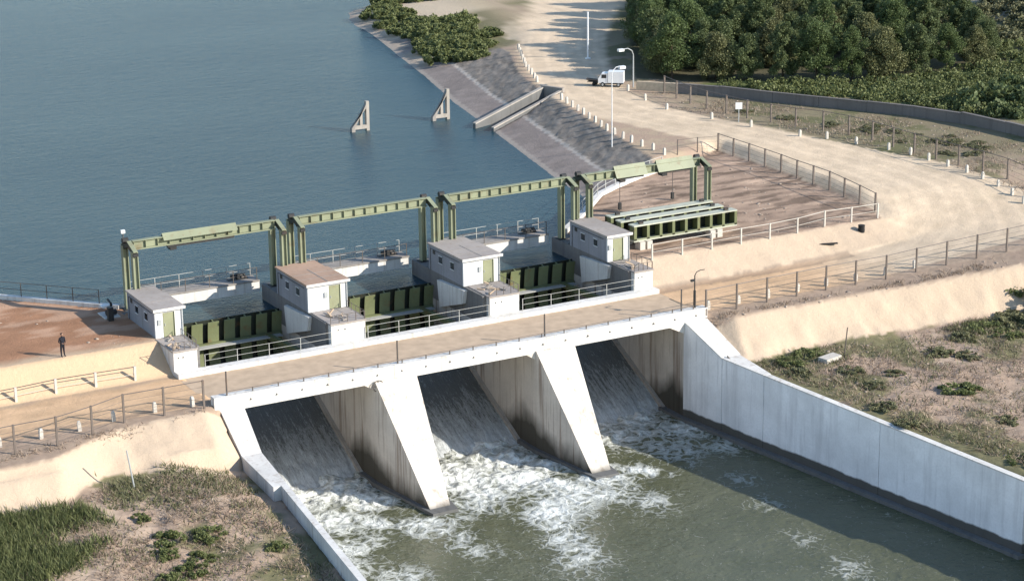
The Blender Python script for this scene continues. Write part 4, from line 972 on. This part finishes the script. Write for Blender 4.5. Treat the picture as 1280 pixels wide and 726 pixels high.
for i, (H, Rw, low, lm) in enumerate(((8.6,3.6,.9,'leaf'),(7.4,3.4,.7,'leaf2'),(9.4,3.3,1.5,'leaf'),(6.2,3.3,.4,'leaf3'),(8.4,2.7,1.2,'leaf2'))):
    a = crown_mesh(i, H, Rw, low); a.materials.append(MT[lm]); b = trunk_mesh(i, H, Rw); b.materials.append(MT['bark']); TV.append((a, b))
def tree(x, y, vi, s, lab, grp):
    t = empty('broadleaf_tree', lab, 'tree', (x, y, tz(x, y)), rnd.uniform(0, 6.28), grp); t.scale = (s*rnd.uniform(.9,1.1), s*rnd.uniform(.9,1.1), s)
    link('trunk', TV[vi][1], None, t); link('crown', TV[vi][0], None, t)
FR = [(80.0,57.0,0,.8),(83.9,54.2,3,.8),(86.6,51.8,1,.68),(89.7,49.4,4,.78),(92.6,47.2,0,.7),(95.8,45.0,2,.62),(99.4,44.0,3,.85),(103.2,43.2,1,.72),(107.0,42.4,0,.55),(110.6,42.0,3,.66),(113.8,43.6,1,.55)]
for i, (x, y, v_, s) in enumerate(FR): tree(x, y, v_, s, '%s tree from the left in the front row of the grove' % ORD[i], 'trees of the grove, front row')
BK = []
for i, (x, y) in enumerate(((81.0,60.4),(83.2,65.6),(86.0,71),(89.2,77),(92.6,83.4),(96.6,90),(82.3,63.0),(84.8,68.3),(87.8,74),(91.1,80.2),(94.8,86.7),(99.5,94))): tree(x, y, (3,1,0,3,4,1)[i % 6], rnd.uniform(.68,.8), ('%s tree along the left flank of the grove, counted from the truck' if i < 6 else '%s tree of the inner file behind the left flank of the grove') % ORD[i % 6], 'trees along the left flank of the grove')
for r_, (ax, ay, bx, by, n) in enumerate(((85.5,60.0,114,47.5,9),(87.5,64.5,117,52,9),(90,69.5,119,57,9),(92.5,74.5,121,63,8),(95,79.5,122,69,8),(98,85,122,76,7),(101,91,122,83,6),(104,97,122,91,5))):
    for j in range(n):
        f = j/(n-1); BK.append((ax+(bx-ax)*f+rnd.uniform(-1.2,1.2), ay+(by-ay)*f+rnd.uniform(-1.2,1.2), r_, j))
for x, y, r_, j in BK:
    sc_ = rnd.uniform(.68,.95)*(1-.25*max(0, (x-106))/14)
    tree(x, y, rnd.randrange(5), sc_, '%s tree from the left in the %s row of the grove' % (ORD[j], ORD[r_+1]), 'trees of the grove, row %s' % ORD[r_+1])
# bushes
BV = []
for i in range(4):
    g = np.random.default_rng(300+i); c = []
    for q in range(34):
        a = g.random()*2*PI; r = 1.15*g.random()**.6; c.append((r*math.cos(a), r*math.sin(a), .08+.85*g.random()**1.3*(1-.5*r), .12+.20*g.random()))
    me = leafmesh('foliage', *leaves(np.array(c), 2400, .105, .7, 310+i, 2.0)); BV.append(me)
BM = {}
def bush(x, y, s, lab, grp, mat='bush', zs=1.0, name='bush'):
    i = rnd.randrange(4); key = (i, mat)
    if key not in BM: m2 = BV[i].copy(); m2.materials.append(MT[mat]); BM[key] = m2
    o = link(name, BM[key], None, None, (x, y, tz(x, y)-.05*s), rnd.uniform(0, 6.28)); o.scale = (s*rnd.uniform(.85,1.2), s*rnd.uniform(.85,1.2), s*zs); tag(o, lab, 'bush', grp)
def hscatter(poly, n, seed):
    g = np.random.default_rng(seed); P = np.array(poly); lo = P.min(0); hi = P.max(0); out = []
    while len(out) < n:
        p = lo+(hi-lo)*g.random(2)
        if inside(np.array([[p[0]]]), np.array([[p[1]]]), poly)[0, 0]: out.append((float(p[0]), float(p[1])))
    return out
for x, y in hscatter([(65.5,83.5),(69,84),(76,92),(81.5,104),(78,111),(72.0,110),(68,94)], 75, 5): bush(x, y, rnd.uniform(.9,2.2), 'green bush in the thicket on the bank beyond the culvert', 'thicket on the far bank', 'bush', .8)
for i, (x, y) in enumerate(sorted(hscatter([(71,112),(77,110),(79,121),(84,126),(92,124),(95,129),(80,131),(73,122)], 30, 6))): bush(x, y, rnd.uniform(1.1,1.9), '%s bush from the left on the far headland above the water' % ORD[i], 'bushes on the headland', 'bush', .8)
UB = hscatter([(80.5,51),(86,40),(92,30),(95,22),(101,18),(112,22),(122,38),(119,46),(110,41),(97,42.5),(88,49)], 950, 8)
cen = np.array([(x, y, tz(x, y)+rnd.uniform(.1,.55), rnd.uniform(.4,.8)) for x, y in UB])
um = leafmesh('undergrowth', *leaves(cen, 60000, .17, .6, 71)); tag(link('undergrowth', um, MT['bush']), 'belt of low green undergrowth between the grey boundary wall and the grove', 'undergrowth', kind='stuff')
for i, (x, y, s) in enumerate(((99,25.5,3.0),(102,22.5,2.6),(104,28,2.6),(97.5,21,1.8))): bush(x, y, s, ['big round dark bush right of the shrub belt','big bush at the right picture edge behind the wall','big bush behind the round dark bush','medium bush close behind the right end of the wall'][i], None, 'leaf2', .95)
for x, y in hscatter([(112,46),(118,44),(135,52),(175,80),(160,95),(128,88),(119,60)], 95, 9): bush(x, y, rnd.uniform(1.2,2.6), 'olive scrub bush on the sandy rise behind the grove', 'scrub on the rise', 'olive', .7)
for i, (x, y) in enumerate(sorted(hscatter([(75,46),(77,38),(81,28),(86,22),(90,12),(82,10),(81,22),(77,32)], 26, 14), key=lambda p: -p[1])): bush(x, y, rnd.uniform(.4,.9), '%s low dry shrub from the far end between road fence and boundary wall' % ORD[i], 'dry shrubs before the boundary wall', 'olive', .5)
HS = hscatter([(112,46),(118,44),(140,50),(190,85),(165,110),(128,92),(119,60)], 900, 91)
cen = np.array([(x, y, tz(x, y)+rnd.uniform(.1,.7), rnd.uniform(.5,1.2)) for x, y in HS if fbm(np.array([x*.16]), np.array([y*.16]), 61)[0] < .62])
tag(link('hill_scrub', leafmesh('hill_scrub', *leaves(cen, 52000, .24, .6, 73)), MT['olive']), 'low olive scrub covering the rise behind the grove', 'scrub', kind='stuff')
TL = [(-11.1,-25.6,.9),(-8.6,-26.1,.85),(-12.0,-27.3,.75),(-10.3,-28.3,.6),(-9.6,-28.8,.5),(-11.2,-29.9,.9),(-12.6,-30.4,.8),(-11.5,-22,.55),(-5.6,-29.4,.6)]
for i, (x, y, s) in enumerate(TL): bush(x, y, s, '%s nearest to the left sand bank of the green tufts on stony ground' % ORD[i], 'green tufts left of the spillway', 'bush', .8, 'green_tuft')
TR_ = [(43.9,-17.3,1.0),(44.2,-22.3,.9),(52.3,-22.3,1.1),(48.4,-29.7,1.2),(43.5,-25.7,.8),(40.6,-33.4,.9),(59.4,-19.4,1.3),(62.9,-19.0,1.6),(65.2,-18.6,1.9),(60.2,-21.6,1.0),(47.3,-36.1,.9),(40.6,-20.8,.9),(41.4,-18.6,1.0),(54.2,-23.8,.9),(41.2,-30,.9),(43.2,-42.5,1.1),(46.5,-24.5,.7),(56.5,-20.5,1.1),(66.6,-17.4,1.8)]
for i, (x, y, s) in enumerate(TR_): bush(x, y, s, '%s scrub bush counted along the ground right of the training wall' % ORD[i], 'scrub bushes right of the training wall', 'olive' if i % 3 else 'bush', .55)
# ground stuff: reeds, dry stems
def blades(name, pts, h, w_, mat, seed, lean=.35, per=1, spread=.08):
    g = np.random.default_rng(seed); pts = np.repeat(np.array(pts), per, 0); n = len(pts)
    pts = pts+g.normal(size=(n, 2))*spread
    z = terrain(pts[:, 0][None, :], pts[:, 1][None, :])[0]
    a = g.random(n)*2*PI; hh = h*(.5+.8*g.random(n)); L = g.normal(size=(n, 2))*lean*hh[:, None]
    dx = np.cos(a)*w_/2; dy = np.sin(a)*w_/2
    V = np.stack([np.stack([pts[:,0]-dx, pts[:,1]-dy, z-.03], 1), np.stack([pts[:,0]+dx, pts[:,1]+dy, z-.03], 1), np.stack([pts[:,0]+L[:,0], pts[:,1]+L[:,1], z+hh], 1)], 1).reshape(-1, 3)
    me = npmesh(name, V, np.arange(n*3).reshape(-1, 3)); tone = np.clip(g.random(n), 0, 1); pcol(me, 'lc', np.repeat(np.repeat(tone, 3)[:, None], 3, 1))
    return link(name, me, MT[mat])
def scat(poly, n, seed, sc=.4, thr=.45):
    g = np.random.default_rng(seed); P = np.array(poly); lo = P.min(0); hi = P.max(0); q = lo+(hi-lo)*g.random((n, 2))
    X_, Y_ = q[:, 0], q[:, 1]; m_ = inside(X_[None, :], Y_[None, :], poly)[0] & (fbm(X_*sc, Y_*sc, seed)+.25*(g.random(n)-.5) > thr)
    return q[m_]
tag(blades('reed_bed', scat([(-24,-18.5),(-16,-18.6),(-14.2,-19.6),(-13.2,-22),(-14.6,-24.5),(-17.2,-27),(-24,-30)], 8000, 3, .26, .46), .62, .09, 'reed', 4, .5, 2, .3), 'tall green reed grass in the lower left corner below the sand bank', 'grass', kind='stuff')
LG = [(-26,-19.5),(-15,-18.8),(-12,-16.6),(-9,-16.6),(-5.7,-18),(-3.2,-17.4),(-3.6,-30),(-4.5,-42),(-26,-42)]; RG = [(38.6,-16.8),(66,-18),(80,-30),(60,-48),(43,-46),(40,-32)]
tag(blades('dry_brush', np.concatenate([scat(LG, 26000, 5, .6, .47), scat(RG, 38000, 6, .6, .46)]), .30, .07, 'dry', 8, 1.1), 'dry pale brush and dead stems on the low ground either side of the spillway', 'dry brush', kind='stuff')
tag(blades('green_weeds', np.concatenate([scat(LG, 9000, 15, .3, .54), scat([(-12.5,-15.4),(-3.0,-16.4),(-2.8,-22),(-6,-24),(-13,-20)], 5200, 16, .45, .52), scat(RG, 15000, 17, .3, .55), scat([(39.2,-17),(48,-16.4),(46,-20),(43,-26),(42.5,-34),(44,-44),(42.8,-44),(40,-30)], 9000, 18, .5, .50), scat([(56,-17.4),(67,-18.2),(68,-22),(58,-20.5)], 5000, 19, .5, .4)]), .34, .09, 'olive', 9, .7), 'olive green weeds on the low ground either side of the spillway', 'weeds', kind='stuff')
tag(blades('verge_grass', np.concatenate([scat([(38.6,-11.6),(66,-12.6),(66,-15),(54,-13),(38.6,-12.4)], 4200, 25, .8, .48), scat([(-24,-13.4),(-12,-12.2),(-3,-11.3),(-3,-11.8),(-12.5,-13.6),(-24,-15)], 2600, 26, .8, .45), scat([(74,52),(71.5,44),(73.5,34),(77,23),(79.6,12),(79,-3),(82,-3),(91,12),(88,26),(81,40),(77,48)], 20000, 27, .35, .50)]), .28, .07, 'dry', 10, .8), 'dry verge grass along the fences and roadsides', 'grass', kind='stuff')
# loose stones on the verges and the low ground
g = np.random.default_rng(44)
q = np.concatenate([scat(LG, 1500, 61, .5, .40), scat(RG, 2200, 62, .5, .40), scat([(38.6,-11.4),(66,-12.4),(66,-15.4),(54,-13.4),(38.6,-12.8)], 500, 63, .8, .4), scat([(74,52),(71.5,44),(73.5,34),(77,23),(79.6,12),(79,-3),(82,-3),(91,12),(88,26),(81,40),(77,48)], 1600, 64, .4, .42), scat([(39,-.2),(64,-.2),(66,20),(60,25),(44,12)], 900, 65, .4, .45), scat([(-24,0),(-4,0),(-4,6),(-16,20)], 400, 66, .4, .45)])
zq = terrain(q[:,0][None,:], q[:,1][None,:])[0]
ico = np.array([(0,0,1),(.9,0,.3),(.28,.85,.35),(-.72,.53,.3),(-.72,-.53,.3),(.28,-.85,.35),(.6,.5,-.5),(-.3,.8,-.5),(-.9,0,-.5),(-.3,-.8,-.5),(.6,-.5,-.5)])
tri = np.array([(0,1,2),(0,2,3),(0,3,4),(0,4,5),(0,5,1),(1,6,2),(2,7,3),(3,8,4),(4,9,5),(5,10,1),(2,6,7),(3,7,8),(4,8,9),(5,9,10),(1,10,6)])
sz = ((.035+.13*g.random(len(q))**4))[:, None, None]; an = g.random(len(q))*6.28; jit = 1+.35*g.normal(size=(len(q), 11, 3))
V = ico[None]*jit*sz*np.array([1.3,1,.45]); ca, sa = np.cos(an)[:, None], np.sin(an)[:, None]
V = np.stack([V[...,0]*ca-V[...,1]*sa+q[:,0:1], V[...,0]*sa+V[...,1]*ca+q[:,1:2], V[...,2]+zq[:,None]], -1).reshape(-1, 3)
Fq = (tri[None]+11*np.arange(len(q))[:, None, None]).reshape(-1, 3)
tag(link('loose_stones', npmesh('loose_stones', V, Fq), MT['stone']), 'loose stones scattered over the verges, yard and low ground', 'stones', kind='stuff')
